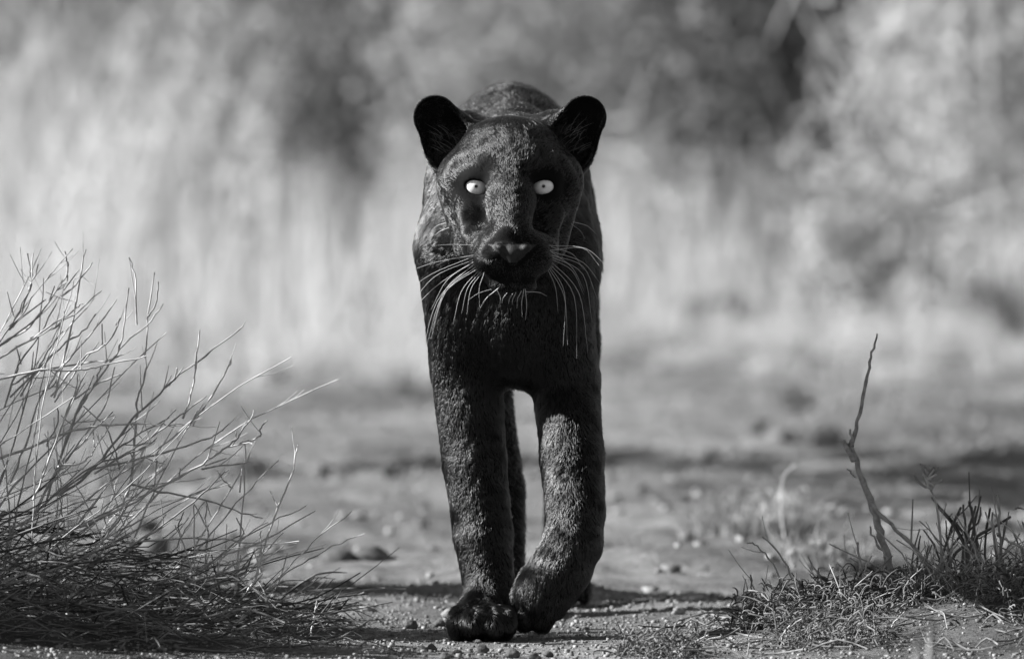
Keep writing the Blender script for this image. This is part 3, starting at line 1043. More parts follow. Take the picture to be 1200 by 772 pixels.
def stem(pts3, r0, r1, sides=5, knots=True, name='stem', parent=None, mat='twig', rr=rt, root=SH):
    """a stem from tip to base, with knobbly nodes and a few stubs of side twigs"""
    p = np.array(pts3)
    n = len(p)
    rad = np.linspace(r1, r0, n)
    mb = MB()
    p2, r2 = spline(p, rad, 4)
    if knots:
        r2 = r2 * np.array([1 + (0.28 if (i % 5 == 2) else rr.uniform(-0.08, 0.08)) for i in range(len(r2))])
        p2 = p2 + np.array([[rr.gauss(0, 0.0007), rr.gauss(0, 0.0007), rr.gauss(0, 0.0007)] for _ in range(len(p2))])
    mb.tube(p2, r2, sides, smooth=1)
    ln = np.linalg.norm(p[0] - p[-1])
    for _ in range(int(ln / 0.055) if knots and len(p2) > 3 else 0):
        i = rr.randrange(1, len(p2) - 1)
        d = p2[i - 1] - p2[i]
        d = d / (np.linalg.norm(d) + 1e-9)
        sdv = np.array([rr.gauss(0, 1), rr.gauss(0, 0.6), rr.gauss(0.2, 1)])
        dd = d * 0.9 + sdv * 0.5
        dd /= np.linalg.norm(dd)
        L = rr.uniform(0.008, 0.05)
        mb.tube([p2[i], p2[i] + dd * L * 0.5, p2[i] + dd * L + np.array([0, 0, L * 0.1])], [r2[i] * 0.6, r2[i] * 0.5, r2[i] * 0.35], 4, smooth=2)
    return mb.build(name, M[mat], parent, loc=root)


def place_child(o, root):
    o.parent = root
    o.location = (0, 0, 0)


for pts in TW:
    y0 = rt.uniform(-0.10, 0.16)
    y1 = y0 + rt.uniform(-0.08, 0.08)
    n = len(pts)
    p3 = [at(x, yy, y0 + (y1 - y0) * i / max(1, n - 1)) for i, (x, yy) in enumerate(pts)]
    L = sum(np.linalg.norm(p3[i] - p3[i + 1]) for i in range(n - 1))
    o = stem(p3, min(0.0022, 0.0009 + L * 0.003), 0.0007)
    place_child(o, shrub)

# the rest of its stems, fanned from several crowns; they go on beyond the left edge of the picture
def fan_stem(rr, bx, by, ang, L, bend, ydir):
    base = np.array([bx, by, float(gh(bx, by)) - 0.005])
    pts = [base]
    a = ang
    p = base
    k = 5
    for i in range(k):
        a += bend / k + rr.gauss(0, 0.07)
        p = p + np.array([math.cos(a), ydir * 0.4, math.sin(a)]) * (L / k)
        if p[2] < 0.01:
            p[2] = 0.01 + rr.uniform(0, 0.01)
        pts.append(p)
    return pts[::-1]


rf = random.Random(5)
for i in range(70):
    bx = rf.choice([-0.88, -0.74, -0.62, -0.52, -0.44]) + rf.gauss(0, 0.05)
    by = rf.uniform(-0.12, 0.34)
    L = rf.uniform(0.2, 0.5) * (1.0 if bx < -0.55 else 0.55)
    ang = math.radians(rf.choice([rf.uniform(15, 60), rf.uniform(40, 80), rf.uniform(65, 115)]))
    o = stem(fan_stem(rf, bx, by, ang, L, rf.uniform(-0.4, 0.35), rf.uniform(-1, 1) * 0.35), rf.uniform(0.0008, 0.0016), 0.0005, 4, rr=rf)
    place_child(o, shrub)

# matted litter round its foot
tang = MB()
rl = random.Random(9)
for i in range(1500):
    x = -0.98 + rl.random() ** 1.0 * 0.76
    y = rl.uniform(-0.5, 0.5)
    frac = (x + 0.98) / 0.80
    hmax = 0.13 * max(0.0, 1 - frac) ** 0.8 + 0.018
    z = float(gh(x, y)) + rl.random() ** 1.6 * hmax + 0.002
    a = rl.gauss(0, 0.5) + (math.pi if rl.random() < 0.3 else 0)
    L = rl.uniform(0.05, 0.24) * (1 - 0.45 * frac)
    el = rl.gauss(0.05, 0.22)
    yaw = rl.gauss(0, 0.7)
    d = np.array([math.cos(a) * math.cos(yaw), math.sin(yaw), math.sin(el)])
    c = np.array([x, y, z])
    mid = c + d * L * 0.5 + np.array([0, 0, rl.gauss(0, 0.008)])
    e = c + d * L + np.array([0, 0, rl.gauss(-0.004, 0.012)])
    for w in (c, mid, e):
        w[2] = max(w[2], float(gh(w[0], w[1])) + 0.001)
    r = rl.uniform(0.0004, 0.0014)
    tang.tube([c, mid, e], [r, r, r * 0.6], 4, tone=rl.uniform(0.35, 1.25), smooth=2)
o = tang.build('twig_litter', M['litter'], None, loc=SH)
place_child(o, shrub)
tag(o, kind='stuff')


# ------------------------------------------------------------------ generic clumps
def blades(n, cx, cy, rx, ry, hlo, hhi, w, lean, seed, tlo=0.7, thi=1.2, segs=3, keep=None, zoff=-0.01, leanx=0.0, ground_fn=gh):
    """curved grass blades as arrays -> verts, quads, tone"""
    rs = np.random.default_rng(seed)
    if keep is None:
        a = rs.uniform(0, 6.283, n)
        rr = np.sqrt(rs.uniform(0, 1, n))
        x, y = cx + rx * rr * np.cos(a), cy + ry * rr * np.sin(a)
    else:
        x, y = rs.uniform(cx - rx, cx + rx, n), rs.uniform(cy - ry, cy + ry, n)
        k = keep(x, y, rs)
        x, y = x[k], y[k]
        n = len(x)
    h = rs.uniform(hlo, hhi, n)
    yaw = rs.uniform(0, 6.283, n)
    lx, ly = rs.normal(leanx, lean, n), rs.normal(0, lean, n)
    ww = w * rs.uniform(0.6, 1.4, n)
    cv = rs.uniform(0.2, 1.0, n)
    V = []
    for i in range(segs + 1):
        t = i / segs
        px = x + lx * h * (t + cv * t * t) * 0.6
        py = y + ly * h * (t + cv * t * t) * 0.6
        pz = ground_fn(x, y) + zoff + h * t * (1 - 0.15 * cv * t)
        wd = ww * (1 - t * 0.85) * 0.5
        V.append(np.stack([np.stack([px - np.cos(yaw) * wd, py - np.sin(yaw) * wd, pz], -1),
                           np.stack([px + np.cos(yaw) * wd, py + np.sin(yaw) * wd, pz], -1)], 1))
    V = np.stack(V, 1).reshape(-1, 3)
    per = (segs + 1) * 2
    qb = np.array([[2 * i, 2 * i + 1, 2 * i + 3, 2 * i + 2] for i in range(segs)])
    Q = (qb[None] + (np.arange(n) * per)[:, None, None]).reshape(-1, 4)
    tone = np.repeat(rs.uniform(tlo, thi, n), per)
    return V, Q, tone


def flat0(x, y):
    return np.zeros_like(np.asarray(x, float))


def leaf_cloud(n, centre, rad, lsize, seed, tlo=0.6, thi=1.3, clumps=14, spread=0.32):
    """leaf-sized faces in clumps filling an uneven crown"""
    rs = np.random.default_rng(seed)
    cc = rs.normal(size=(clumps, 3))
    cc /= np.linalg.norm(cc, axis=1)[:, None]
    cc *= rs.uniform(0.25, 0.85, clumps)[:, None]
    which = rs.integers(0, clumps, n)
    P = cc[which] + rs.normal(size=(n, 3)) * spread
    P = P * np.asarray(rad) + np.asarray(centre)
    keep = P[:, 2] > 0.02
    P, which = P[keep], which[keep]
    n = len(P)
    u = rs.normal(size=(n, 3))
    u /= np.linalg.norm(u, axis=1)[:, None]
    v = np.cross(u, rs.normal(size=(n, 3)))
    v /= np.linalg.norm(v, axis=1)[:, None]
    l = lsize * rs.uniform(0.5, 1.4, n)[:, None]
    V = np.stack([P - u * l, P + v * l * 0.4, P + u * l, P - v * l * 0.4], 1).reshape(-1, 3)
    Q = np.arange(n * 4).reshape(-1, 4)
    ct = rs.uniform(tlo, thi, clumps)
    tone = np.repeat(ct[which] * rs.uniform(0.8, 1.2, n), 4)
    return V, Q, tone


def put(name, VQT, mat, root, kind=None):
    V, Q, t = VQT
    o = big_mesh(name, V - np.array(root.location), Q, t, mat, smooth=False)
    o.parent = root
    if kind:
        tag(o, kind=kind)
    return o


# ------------------------------------------------------------------ right verge
# tall dead stick
P0 = 0.02
root = thing('dead_stick', 'tall crooked dead stick with peeling bark rising out of the verge', 'stick', tuple(at(1046, 690, P0)))
RL = np.array(root.location)
rk = random.Random(3)
main = [at(*p, P0) for p in ((1027, 391), (1023, 408), (1018, 431), (1011, 465), (1003, 502), (998, 522), (1006, 548), (1018, 578), (1026, 603), (1033, 629), (1040, 652), (1047, 684), (1050, 705))]
p2, r2 = spline(np.array(main), 0.82 * np.array([.0011, .0017, .0022, .0025, .0028, .0040, .0042, .0048, .0052, .0056, .0058, .006, .006]), 4)
r2 = r2 * np.array([1 + rk.uniform(-0.14, 0.18) for _ in r2])
p2 = p2 + np.array([[rk.gauss(0, .0008), rk.gauss(0, .0008), 0] for _ in r2])
mb = MB()
mb.tube(p2, r2, 8, smooth=1)
place_child(mb.build('trunk', M['stick'], None, loc=RL), root)
for pts, a, b in (([(988, 517), (993, 526), (1001, 540)], .0030, .0034), ([(996, 503), (998, 513), (1000, 524)], .0012, .0016), ([(994, 549), (999, 556), (1003, 560)], .0008, .001),
                  ([(1020, 585), (1026, 596), (1040, 610), (1062, 632), (1084, 657), (1105, 684)], .0028, .0022), ([(1019, 617), (1024, 629), (1034, 645), (1041, 655)], .0010, .0016)):
    q3 = [at(*p, P0 - 0.006 * i) for i, p in enumerate(pts)]
    o = stem(q3, b, a, 6, True, 'branch', None, 'stick', rk, RL)
    place_child(o, root)

# seed-headed stalk
root = thing('seed_stalk', 'slim dark stalk with a forked dry seed head above the tussock', 'plant', tuple(at(1105, 690, 0.0)))
RL = np.array(root.location)
o = stem([at(*p, 0.0) for p in ((1090, 572), (1095, 583), (1099, 600), (1103, 640), (1103, 690))], .0017, .0012, 5, False, 'stem', None, 'stalk', rk, RL)
place_child(o, root)
for i in range(15):
    a = math.radians(rk.uniform(20, 165))
    L = rk.uniform(0.008, 0.025)
    b = at(1090 + rk.uniform(-5, 2), 572 - rk.uniform(-2, 12), 0.0)
    e = b + np.array([math.cos(a) * L, rk.gauss(0, 0.006), math.sin(a) * L])
    o = stem([e, (b + e) / 2 + np.array([rk.gauss(0, .002), 0, 0]), b], .0016, .0013, 5, False, 'bract', None, 'stalk', rk, RL)
    place_child(o, root)


def tussock(label, cx, cy, n, rx, hlo, hhi, seed, traced=(), leaves=350, lz=0.03, matk='stalk', name='dry_tussock', thick=(.0006, .0013)):
    rs = random.Random(seed)
    base = np.array([cx, cy, float(gh(cx, cy))])
    root = thing(name, label, 'plant', tuple(base), 'tussocks on the verge')
    for pts, rr in traced:
        o = stem([at(*p, cy + rs.uniform(-0.03, 0.03)) for p in pts], rr, rr * 0.7, 5, True, 'stalk', None, matk, rs, base)
        place_child(o, root)
    for i in range(n):
        a = rs.uniform(0, 6.28)
        q_ = rs.random() ** 0.5 * rx
        x, y = cx + q_ * math.cos(a), cy + q_ * math.sin(a) * 1.2
        h = rs.uniform(hlo, hhi)
        lean = rs.gauss(0, 0.45)
        b = np.array([x, y, float(gh(x, y)) - 0.004])
        m_ = b + np.array([lean * h * 0.35, rs.gauss(0, 0.1) * h, h * 0.55])
        e = b + np.array([lean * h + rs.gauss(0, 0.012), rs.gauss(0, 0.25) * h, h])
        o = stem([e, m_, b], rs.uniform(*thick), rs.uniform(thick[0], thick[1]) * 0.7, 4, True, 'stalk', None, matk, rs, base)
        place_child(o, root)
    if leaves:
        lf = MB()
        for i in range(leaves):                                   # curled small leaves, each a bent strip
            a = rs.uniform(0, 6.28)
            q_ = rs.random() ** 0.5 * rx * 1.15
            x, y = cx + q_ * math.cos(a), cy + q_ * math.sin(a) * 1.4
            z = float(gh(x, y)) + rs.random() ** 1.5 * lz
            d = np.array([rs.gauss(0, 1), rs.gauss(0, 1), rs.uniform(0.1, 1.3)])
            d /= np.linalg.norm(d)
            L = rs.uniform(0.006, 0.020) * (2.2 if rs.random() < 0.12 else 1.0)
            p0 = np.array([x, y, z])
            curl = np.array([rs.gauss(0, .5), rs.gauss(0, .5), -rs.uniform(0.0, 0.9)]) * L * 0.6
            lf.tube([p0, p0 + d * L * 0.5, p0 + d * L * 0.85 + curl * 0.4, p0 + d * L * 0.9 + curl], np.array([.0006, .0010, .0009, .0003]) * rs.uniform(0.6, 1.3), 4, tone=rs.uniform(0.4, 1.9), smooth=2)
        o = lf.build('leaves', M['leaf'], None, loc=base)
        place_child(o, root)
        tag(o, kind='stuff')
    return root


tussock('scrubby tussock of upright dead stalks beside the crooked stick', 0.545, 0.0, 50, 0.085, 0.03, 0.095, 31,
        [([(1170, 579), (1171, 610), (1174, 660), (1182, 700)], .0019), ([(1155, 600), (1165, 625), (1176, 680)], .0016), ([(1163, 600), (1166, 640), (1172, 690)], .0018),
         ([(1179, 610), (1173, 650), (1170, 690)], .0014), ([(1139, 633), (1150, 655), (1168, 684), (1185, 708)], .0019), ([(1200, 640), (1178, 632), (1168, 626)], .0018),
         ([(1200, 596), (1194, 594), (1191, 597)], .0012), ([(1187, 622), (1195, 640), (1203, 655)], .0012), ([(1198, 612), (1206, 640), (1215, 690)], .0015)], 500)
tussock('dark cluster of blunt broken stalks behind the pale tussock', 0.53, 0.16, 14, 0.055, 0.06, 0.12, 32,
        [([(1136, 588), (1140, 605), (1146, 650), (1150, 700)], .0022), ([(1129, 593), (1132, 620), (1135, 690)], .0018), ([(1150, 594), (1146, 612), (1120, 635), (1110, 655)], .0016)], 120, matk='dark_wood', thick=(.0012, .0022))
tussock('low leafy cushion plant with thin sprouts left of the crooked stick', 0.335, -0.02, 26, 0.075, 0.02, 0.075, 33,
        [([(895, 628), (915, 650), (928, 678)], .0012), ([(876, 635), (888, 640), (905, 660), (922, 690)], .0011), ([(1005, 635), (1008, 660), (1009, 690)], .0016), ([(1022, 650), (1012, 672), (1008, 690)], .0012)], 900, lz=0.042, name='cushion_plant')
tussock('small leafy cushion growing at the foot of the crooked stick', 0.425, -0.03, 24, 0.06, 0.02, 0.06, 34, [], 600, lz=0.04, name='cushion_plant')
tussock('ragged dark cushion plant low on the front of the verge', 0.365, -0.33, 24, 0.07, 0.015, 0.045, 35, [], 700, lz=0.035, name='cushion_plant')
tussock('flat sprawling cushion at the far edge of the verge', 0.62, -0.16, 30, 0.09, 0.02, 0.07, 36, [], 700, lz=0.04, name='cushion_plant')
tussock('small dark mossy tuft on the bare track before the leopard', 0.168, -0.42, 60, 0.045, 0.01, 0.03, 37, [], 420, lz=0.024, name='mossy_tuft', thick=(.0006, .001))

# fallen twigs on the verge
vt = MB()
rv = random.Random(77)
for i in range(280):
    x, y = rv.uniform(0.2, 0.8), rv.uniform(-0.5, 0.3)
    a = rv.uniform(-3.14, 3.14)
    L = rv.uniform(0.015, 0.10)
    r = rv.uniform(0.0005, 0.0014)
    p = np.array([x, y, 0.0])
    d = np.array([math.cos(a), math.sin(a), 0])
    pts = [p, p + d * L * 0.5, p + d * L]
    pts = [np.array([w[0], w[1], float(gh(w[0], w[1])) + 0.002 + rv.random() ** 2 * 0.016]) for w in pts]
    vt.tube(pts, [r, r, r * 0.6], 4, tone=rv.uniform(0.6, 1.9), smooth=2)
o = vt.build('fallen_twigs', M['litter'])
tag(o, 'short fallen twigs and bits of straw strewn over the verge', 'litter', kind='stuff')

# ------------------------------------------------------------------ clods, droppings and stones lying on the track
CL = [(525, 722, 8, 'pale round clod just left of the planted paw', 'clod', 'stone'),
      (516, 731, 7, 'dark broken clod close beside the planted paw', 'clod', 'clod'),
      (481, 732, 9, 'flat dark clod well left of the planted paw', 'clod', 'clod'),
      (430, 717, 8, 'grey stone beside the sprig on the left of the track', 'stone', 'stone'),
      (493, 760, 6, 'small dark dropping left of the row before the paws', 'dropping', 'clod'),
      (505, 759, 6, 'brownish dropping alone below the planted paw', 'dropping', 'clod'),
      (537, 763, 5, 'little round dropping under the planted paw, in front of its toes', 'dropping', 'clod'),
      (560, 752, 4, 'tiny dropping touching the toes of the planted paw', 'dropping', 'clod'),
      (566, 760, 7, 'biggest pale-topped dropping in front of the paws', 'dropping', 'clod'),
      (601, 765, 8, 'dark dropping straight below the lifted paw', 'dropping', 'clod'),
      (627, 767, 7, 'flat dropping second from the right of the row', 'dropping', 'clod'),
      (643, 765, 6, 'round dropping at the right end of the row', 'dropping', 'clod'),
      (520, 771, 7, 'dropping at the very front of the track', 'dropping', 'clod'),
      (795, 719, 7, 'pale pebble near the sprigs right of the leopard', 'stone', 'stone')]
for i, (px, py, rpx, lab, cat, mk) in enumerate(CL):
    d = (CAM_H) * FPX / (py + rpx * 0.5 - 148.0)
    x, y = (px - 600) * d / FPX, d - CAM_D
    r = rpx * d / FPX
    mb = MB()
    v, f = rock_geo(r, (1.0, 0.9, 0.72), 0.28, 10, 7, 100 + i)
    mb.add(v + np.array([x, y, float(gh(x, y)) + r * 0.5]), f)
    o = mb.build({'clod': 'soil_clod', 'stone': 'stone', 'dropping': 'dropping'}[cat], M[mk], None, loc=(x, y, float(gh(x, y))))
    tag(o, lab, cat, {'dropping': 'droppings on the track'}.get(cat))
# bigger lumps behind
for i, (px, py, w, h, lab) in enumerate(((392, 671, 24, 17, 'blurred brown lump behind the shrub, left one of a pair'), (437, 670, 30, 18, 'blurred long low lump right of the rounder lump'),
                                         (800, 660, 8, 6, 'small dark lump on the track right of the lifted foreleg'), (845, 384, 45, 24, 'dark low boulder at the far end of the track'),
                                         (942, 378, 38, 34, 'tall dark boulder in the grass at the far end'))):
    d = CAM_H * FPX / (py - 148.0)
    x, y = (px - 600) * d / FPX, d - CAM_D
    s_ = d / FPX
    mb = MB()
    v, f = rock_geo(1.0, (w * s_, w * s_ * 0.8, h * s_), 0.25, 12, 8, 200 + i)
    mb.add(v + np.array([x, y, h * s_ * 0.6]), f)
    o = mb.build('soil_lump' if i < 3 else 'boulder', M['clod'], None, loc=(x, y, 0))
    tag(o, lab, 'lump' if i < 3 else 'boulder')


# ------------------------------------------------------------------ tufts on the track behind
def mid_tuft(label, px, py, wpx, hpx, n, seed, mat='leaf', leafn=600, group=None, cat='grass tuft', tl=(0.7, 1.4)):
    d = CAM_H * FPX / (py - 148.0)
    s_ = d / FPX
    x, y = (px - 600) * s_, d - CAM_D
    w, h = wpx * s_ * 0.5, hpx * s_
    root = thing('grass_tuft', label, cat, (x, y, float(gh(x, y))), group)
    put('blades', blades(n, x, y, w, w, h * 0.45, h * 1.05, 0.004, 0.35, seed, *tl), M[mat], root, 'stuff')
    if leafn:
        put('leaves', leaf_cloud(leafn, (x, y, h * 0.3), (w * 0.9, w * 0.9, h * 0.5), 0.008, seed + 1, 0.6, 1.5), M[mat], root, 'stuff')
    return root


mid_tuft('bushy grey tuft on the track behind and right of the leopard', 885, 624, 155, 62, 900, 41, 'foliage_mid', 900)
mid_tuft('darker tuft with pale bent stalks just behind the verge', 965, 668, 120, 48, 420, 42, 'foliage_mid')
mid_tuft('small dark upright tuft far back right of the leopard', 928, 482, 44, 42, 150, 43, 'foliage_mid')
mid_tuft('low grey tuft far back behind the crooked stick', 968, 528, 50, 34, 180, 44)
mid_tuft('dark tuft beside the pale grass right of the far boulders', 1165, 405, 90, 110, 300, 45, 'foliage')
mid_tuft('thin blurred tuft behind the left shrub', 300, 560, 60, 30, 120, 46)
mid_tuft('tiny sprig on the track left of the leopard', 402, 719, 50, 12, 60, 47, 'leaf', 40)
mid_tuft('tiny dark sprig on the track right of the lifted paw', 775, 722, 40, 16, 30, 48, 'leaf', 0)

for i, (px, py, w, h, lab) in enumerate(((745, 415, 90, 70, 'pale dry tuft at the far end of the track close beside the leopard\'s flank'),
        (800, 432, 70, 30, 'low pale tuft between the leopard and the far boulders'),
        (880, 412, 120, 55, 'wide pale tuft in front of the far dark boulders'),
        (905, 442, 60, 30, 'small pale tuft on the bare ground below the far boulders'),
        (1010, 415, 120, 75, 'big pale tuft behind the tip of the crooked stick'),
        (1060, 445, 80, 40, 'pale tuft low on the right, just right of the stick tip'),
        (1120, 425, 110, 80, 'tall pale tuft below the bleached thorn bush'),
        (1190, 440, 90, 70, 'pale tuft cut by the right edge of the picture'),
        (300, 455, 80, 60, 'pale tuft behind the longest twigs of the dry shrub'),
        (370, 448, 100, 70, 'pale tuft midway between the dry shrub and the leopard'),
        (455, 450, 80, 60, 'pale tuft close left of the leopard\'s shoulder'),
        (240, 470, 80, 50, 'pale tuft half hidden behind the dry shrub'))):
    mid_tuft(lab, px, py, w, h, 420, 300 + i, 'straw', 0, 'pale tufts at the edge of the clearing', 'grass tuft', (0.55, 1.15))

# pale bent stalks over the tuft behind the verge
for i, (pts, lab) in enumerate((([(932, 545), (918, 560), (916, 590), (918, 620), (925, 645)], 'pale blurred stem arching over the bushy tuft'),
                                ([(1000, 600), (985, 630), (968, 665)], 'pale blurred stem leaning right out of the darker tuft'),
                                ([(975, 612), (972, 640), (958, 668)], 'short pale blurred stem upright in the darker tuft'))):
    mb = MB()
    q3 = np.array([at(*p, 2.3) for p in pts])
    mb.tube(q3, np.linspace(0.0010, 0.0018, len(q3)), 5, smooth=4)
    o = mb.build('bent_stem', M['twig'], None, loc=q3[-1])
    tag(o, lab, 'stem', 'bent pale stems')

# blurred blades nearer than the plane of focus, at the foot of the picture
for (px, py, hpx, y, lab) in ((1086, 772, 42, -2.4, 'out of focus pale blade in front of the verge'), (1070, 775, 26, -2.6, 'shorter out of focus blade in front of the verge')):
    b = at(px, py + 60, y)
    e = at(px + 6, py - hpx, y)
    mb = MB()
    b[2] = min(b[2], 0.0)
    mb.tube([b, (b + e) / 2, e], [0.004, 0.004, 0.0025], 5, smooth=3)
    o = mb.build('blurred_stem', M['stalk'], None, loc=b)
    tag(o, lab, 'stem')

# ------------------------------------------------------------------ grass and brush behind
def edge(x):
    # near edge of the standing grass on either side of the track (y behind the leopard)
    return np.where(x < 0.1, 13.0 + 2.5 * np.clip(x + 0.9, -1, 1), 19.5 - 1.5 * np.clip(x - 0.6, 0, 2))


def in_grass(x, y, rs):
    p = np.clip((y - edge(x) + rs.normal(0, 0.35, len(x))) / 1.2, 0, 1)
    patch = 0.45 + 0.5 * np.sin(x * 6.3 + 1.3 + 1.4 * np.sin(y * 2.1)) * np.sin(y * 1.9 + x * 2.6)
    return rs.uniform(0, 1, len(x)) < p * np.clip(patch + 0.15, 0, 1)


V1, Q1, T1 = blades(22000, 0.0, 18.5, 3.2, 6.2, 0.22, 0.66, 0.007, 0.22, 61, 0.65, 1.2, 3, in_grass, ground_fn=flat0)
Va, Qa, Ta = blades(2600, -1.9, 19.5, 1.1, 4.0, 0.6, 1.2, 0.008, 0.3, 63, 0.6, 1.15, 3, in_grass, ground_fn=flat0)
V1, Q1, T1 = np.concatenate([V1, Va]), np.concatenate([Q1, Qa + len(V1)]), np.concatenate([T1, Ta])
tall = tag(big_mesh('dry_grass', V1, Q1, T1, M['straw'], False), 'tall pale dry grass standing behind the track', 'grass', kind='stuff')
V2, Q2, T2 = blades(15000, 0.0, 17.5, 3.0, 5.2, 0.04, 0.18, 0.006, 0.5, 62, 0.5, 1.15, 2, lambda x, y, rs: rs.uniform(0, 1, len(x)) < np.clip((y - edge(x) + 3.0) / 3.5, 0, 1) ** 1.5, ground_fn=flat0)
tag(big_mesh('short_grass', V2, Q2, T2, M['straw'], False), 'short dry grass at the far edge of the track', 'grass', kind='stuff')


def shrub_back(name, label, x, y, w, h, mat, wood, seed, n=2600, lsize=0.03, clumps=16, stems=9, group='shrubs behind the grass', spread=0.32, zc=0.55):
    rs = random.Random(seed)
    root = thing(name, label, 'shrub', (x, y, 0), group)
    mb = MB()
    for i in range(stems):
        a = rs.uniform(0, 6.28)
        e = np.array([x + math.cos(a) * w * rs.uniform(0.2, 0.95), y + math.sin(a) * w * rs.uniform(0.2, 0.8), h * rs.uniform(0.6, 1.05)])
        b = np.array([x + rs.gauss(0, 0.06), y + rs.gauss(0, 0.06), -0.02])
        m_ = (b + e) / 2 + np.array([rs.gauss(0, 0.1), rs.gauss(0, 0.1), rs.uniform(0, 0.15)])
        m2 = (m_ + e) / 2 + np.array([rs.gauss(0, 0.06), rs.gauss(0, 0.06), rs.gauss(0, 0.05)])
        mb.tube([b, m_, m2, e], np.array([0.012, 0.009, 0.007, 0.003]) * 0.5 * min(1.0, h / 1.4), 5, smooth=3)
        for k in range(4):
            s_ = m_ + (e - m_) * rs.uniform(0.1, 0.9)
            t_ = s_ + np.array([rs.gauss(0, 0.16), rs.gauss(0, 0.16), rs.gauss(0.06, 0.14)])
            mb.tube([s_, (s_ + t_) / 2 + np.array([rs.gauss(0, .02), 0, rs.gauss(0, .02)]), t_], [0.003, 0.0025, 0.001], 4, smooth=2)
    o = mb.build('branches', M[wood], None, loc=(x, y, 0))
    place_child(o, root)
    put('foliage', leaf_cloud(n, (x, y, h * zc), (w, w * 0.8, h * 0.55), lsize, seed + 3, clumps=clumps, spread=spread), M[mat], root)
    return root


SB = [('dark_shrub', 'big dark leafy bush behind the grass right of the leopard', 0.82, 22.5, 0.36, 1.5, 'foliage', 'dark_wood', 71, 5200, 0.035),
      ('grey_shrub', 'narrow grey bush above the leopard\'s ear', 0.38, 27.5, 0.25, 1.6, 'foliage_mid', 'dark_wood', 72, 1800, 0.035),
      ('grey_shrub', 'grey bush just behind the leopard\'s back', -0.05, 26.0, 0.5, 1.5, 'foliage_pale', 'pale_wood', 73, 2600, 0.035),
      ('dark_shrub', 'round dark bush low in the grass left of the leopard', -0.54, 20.5, 0.17, 0.86, 'foliage', 'dark_wood', 74, 1500, 0.03),
      ('grey_shrub', 'wide grey bush in the middle of the left brush', -0.85, 25.0, 0.5, 1.5, 'foliage_mid', 'pale_wood', 75, 2600, 0.035),
      ('pale_shrub', 'pale dry bush at the left end of the brush', -1.55, 22.0, 0.5, 1.5, 'foliage_pale', 'pale_wood', 76, 2600, 0.035),
      ('pale_shrub', 'bright bleached thorn bush at the right end of the brush', 1.30, 18.6, 0.34, 1.4, 'foliage_pale', 'pale_wood', 77, 1500, 0.03),
      ('pale_shrub', 'bleached bush with long bare branches beside the dark bush', 1.22, 20.5, 0.38, 1.6, 'foliage_pale', 'pale_wood', 78, 700, 0.03),
      ('grey_shrub', 'grey bush behind the bleached thorn bush', 1.75, 26.0, 0.55, 1.8, 'foliage_mid', 'pale_wood', 79, 3000, 0.035),
      ('pale_shrub', 'small pale bush in the grass left of the round dark bush', -1.0, 18.8, 0.26, 0.62, 'foliage_pale', 'pale_wood', 84, 900, 0.03),
      ('pale_shrub', 'small pale tufted bush in the grass right of the far boulders', 0.98, 17.6, 0.26, 0.5, 'foliage_pale', 'pale_wood', 85, 800, 0.03)]
for a in SB:
    shrub_back(*a)

# long bleached branches arching before the dark bush, bare and out of focus
for i, (pts, r, lab) in enumerate((([(925, -30), (945, 20), (985, 90), (1030, 150), (1075, 210)], 0.012, 'bleached bough arching down in front of the dark bush'),
                                   ([(1060, -20), (1035, 40), (1010, 90), (985, 140), (1000, 210)], 0.010, 'bleached bough crossing the arching one'),
                                   ([(1140, 80), (1095, 85), (1060, 90)], 0.010, 'short level bleached bough in the thorn bush'),
                                   ([(735, 140), (745, 180), (770, 220), (800, 260)], 0.009, 'bleached bough leaning right, close behind the leopard'),
                                   ([(1000, -20), (1015, 60), (1050, 120), (1120, 160)], 0.010, 'bleached bough sagging right under the arching one'),
                                   ([(1210, 20), (1150, 60), (1120, 120), (1125, 200)], 0.011, 'bleached bough hooked down at the right end of the brush'),
                                   ([(1205, 150), (1150, 170), (1095, 220)], 0.010, 'bleached bough slanting down in the thorn bush'),
                                   ([(930, 170), (960, 130), (1000, 110), (1050, 20)], 0.008, 'slim bleached bough rising across the dark bush'))):
    q3 = np.array([at(*p, 17.5 + 0.3 * i) for p in pts])
    b = q3[-1].copy()
    b = q3[-1] + np.array([0.08, 1.6, 0.0])                       # its foot stands back inside the grass
    b[2] = 0.0
    q3 = np.vstack([q3, (q3[-1] + b) / 2 + np.array([0.0, 0.1, 0.1]), b])
    mb = MB()
    mb.tube(q3, np.linspace(r * 0.42, r * 0.6, len(q3)), 6, smooth=4)
    rb_ = random.Random(500 + i)
    for k in range(14):                                           # side twigs
        m_ = rb_.randrange(0, len(q3) - 3)
        t_ = rb_.random()
        s_ = q3[m_] * (1 - t_) + q3[m_ + 1] * t_
        e_ = s_ + np.array([rb_.gauss(0, 0.10), rb_.gauss(0, 0.06), rb_.gauss(0.02, 0.09)])
        mb.tube([s_, (s_ + e_) / 2 + np.array([rb_.gauss(0, .015), 0, rb_.gauss(0, .015)]), e_], [r * 0.36, r * 0.3, r * 0.14], 4, smooth=2)
    o = mb.build('dead_bough', M['pale_wood'], None, loc=b)
    tag(o, lab, 'branch', 'bleached boughs')

# far scrub closing the view
VV, QQ, TT = leaf_cloud(16000, (0, 40, 1.2), (9, 3.0, 2.0), 0.09, 91, 0.4, 1.4, 60, 0.16)
tag(big_mesh('far_scrub', VV, QQ, TT, M['foliage_mid'], False), 'mass of grey scrub closing the view behind', 'scrub', kind='stuff')


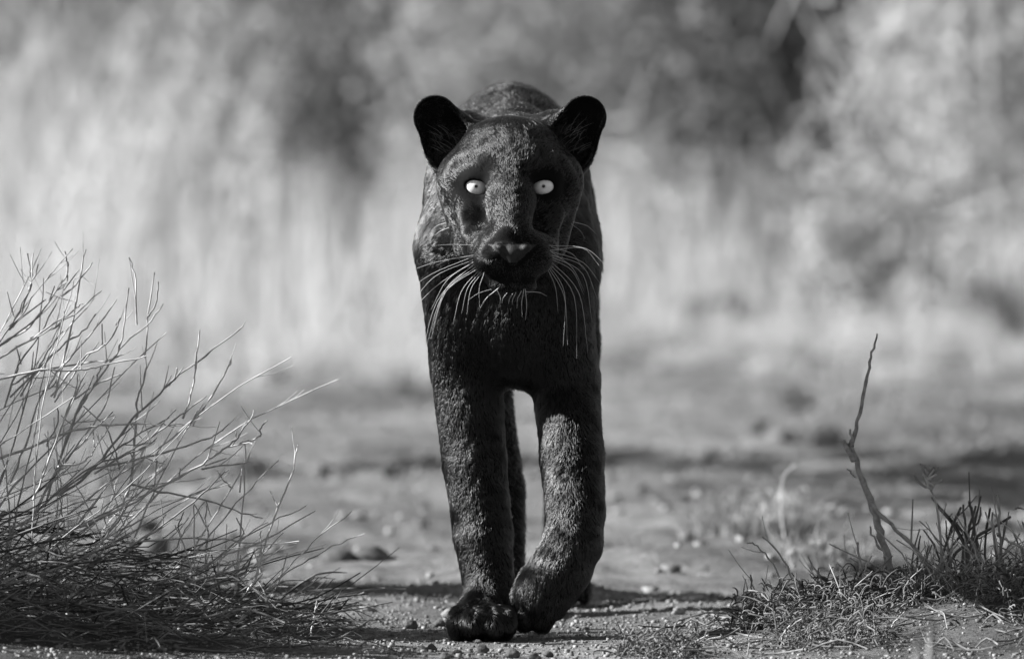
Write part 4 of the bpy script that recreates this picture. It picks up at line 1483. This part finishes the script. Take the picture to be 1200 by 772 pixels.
# ------------------------------------------------------------------ trees and shrubs beyond the left edge that shade the track
def tree(label, x, y, h, cr, crown_c, seed, n=13000):
    rs = random.Random(seed)
    root = thing('acacia_tree', label, 'tree', (x, y, 0))
    mb = MB()
    top = np.array(crown_c) + np.array([0, 0, -cr[2] * 0.3])
    mb.tube([(x, y, -0.05), (x + 0.1, y, h * 0.3), ((x + top[0]) / 2, (y + top[1]) / 2, h * 0.55), top], [0.16, 0.12, 0.09, 0.04], 9, smooth=4)
    for k in range(9):
        e = np.array(crown_c) + np.array([rs.uniform(-1, 1) * cr[0], rs.uniform(-1, 1) * cr[1], rs.uniform(-0.4, 0.6) * cr[2]]) * 0.85
        s_ = np.array([(x + top[0]) / 2, (y + top[1]) / 2, h * 0.55])
        mb.tube([s_, (s_ + e) / 2 + np.array([0, 0, 0.15]), e], [0.06, 0.04, 0.012], 6, smooth=3)
    o = mb.build('trunk', M['dark_wood'], None, loc=(x, y, 0))
    place_child(o, root)
    put('crown', leaf_cloud(n, crown_c, cr, 0.08, seed + 1, clumps=40, spread=0.24), M['foliage'], root)
    return root


k_el = math.tan(math.radians(SUN_EL))
# its crown throws the shade that lies over the right side of the track
tree('acacia beyond the left edge whose crown shades the right of the track', -4.4, 7.5, 4.0, (0.85, 3.1, 0.6), (-3.46, 6.6, 5.15 * k_el + 0.1), 81)

shrub_back('grey_shrub', 'unseen leafy grey shrub added beyond the left edge to shade the dry shrub', -1.30, 0.12, 0.32, 0.74, 'foliage_mid', 'dark_wood', 82, 14000, 0.024, 26, 9, 'shrubs beside the track', 0.26, 0.5)  # out of view, added to darken the foot of the dry shrub
shrub_back('grey_shrub', 'taller leafy shrub beyond the left edge whose shade crosses the track', -1.62, 1.25, 0.36, 1.35, 'foliage_mid', 'dark_wood', 83, 6000, 0.024, 22, 9, 'shrubs beside the track', 0.26, 0.55)
shrub_back('grey_shrub', 'unseen low leafy shrub added beyond the left edge to shade the front litter', -1.25, -0.38, 0.30, 0.66, 'foliage_mid', 'dark_wood', 86, 9000, 0.024, 22, 9, 'shrubs beside the track', 0.26, 0.5)  # added out of view so that shade reaches the litter in front
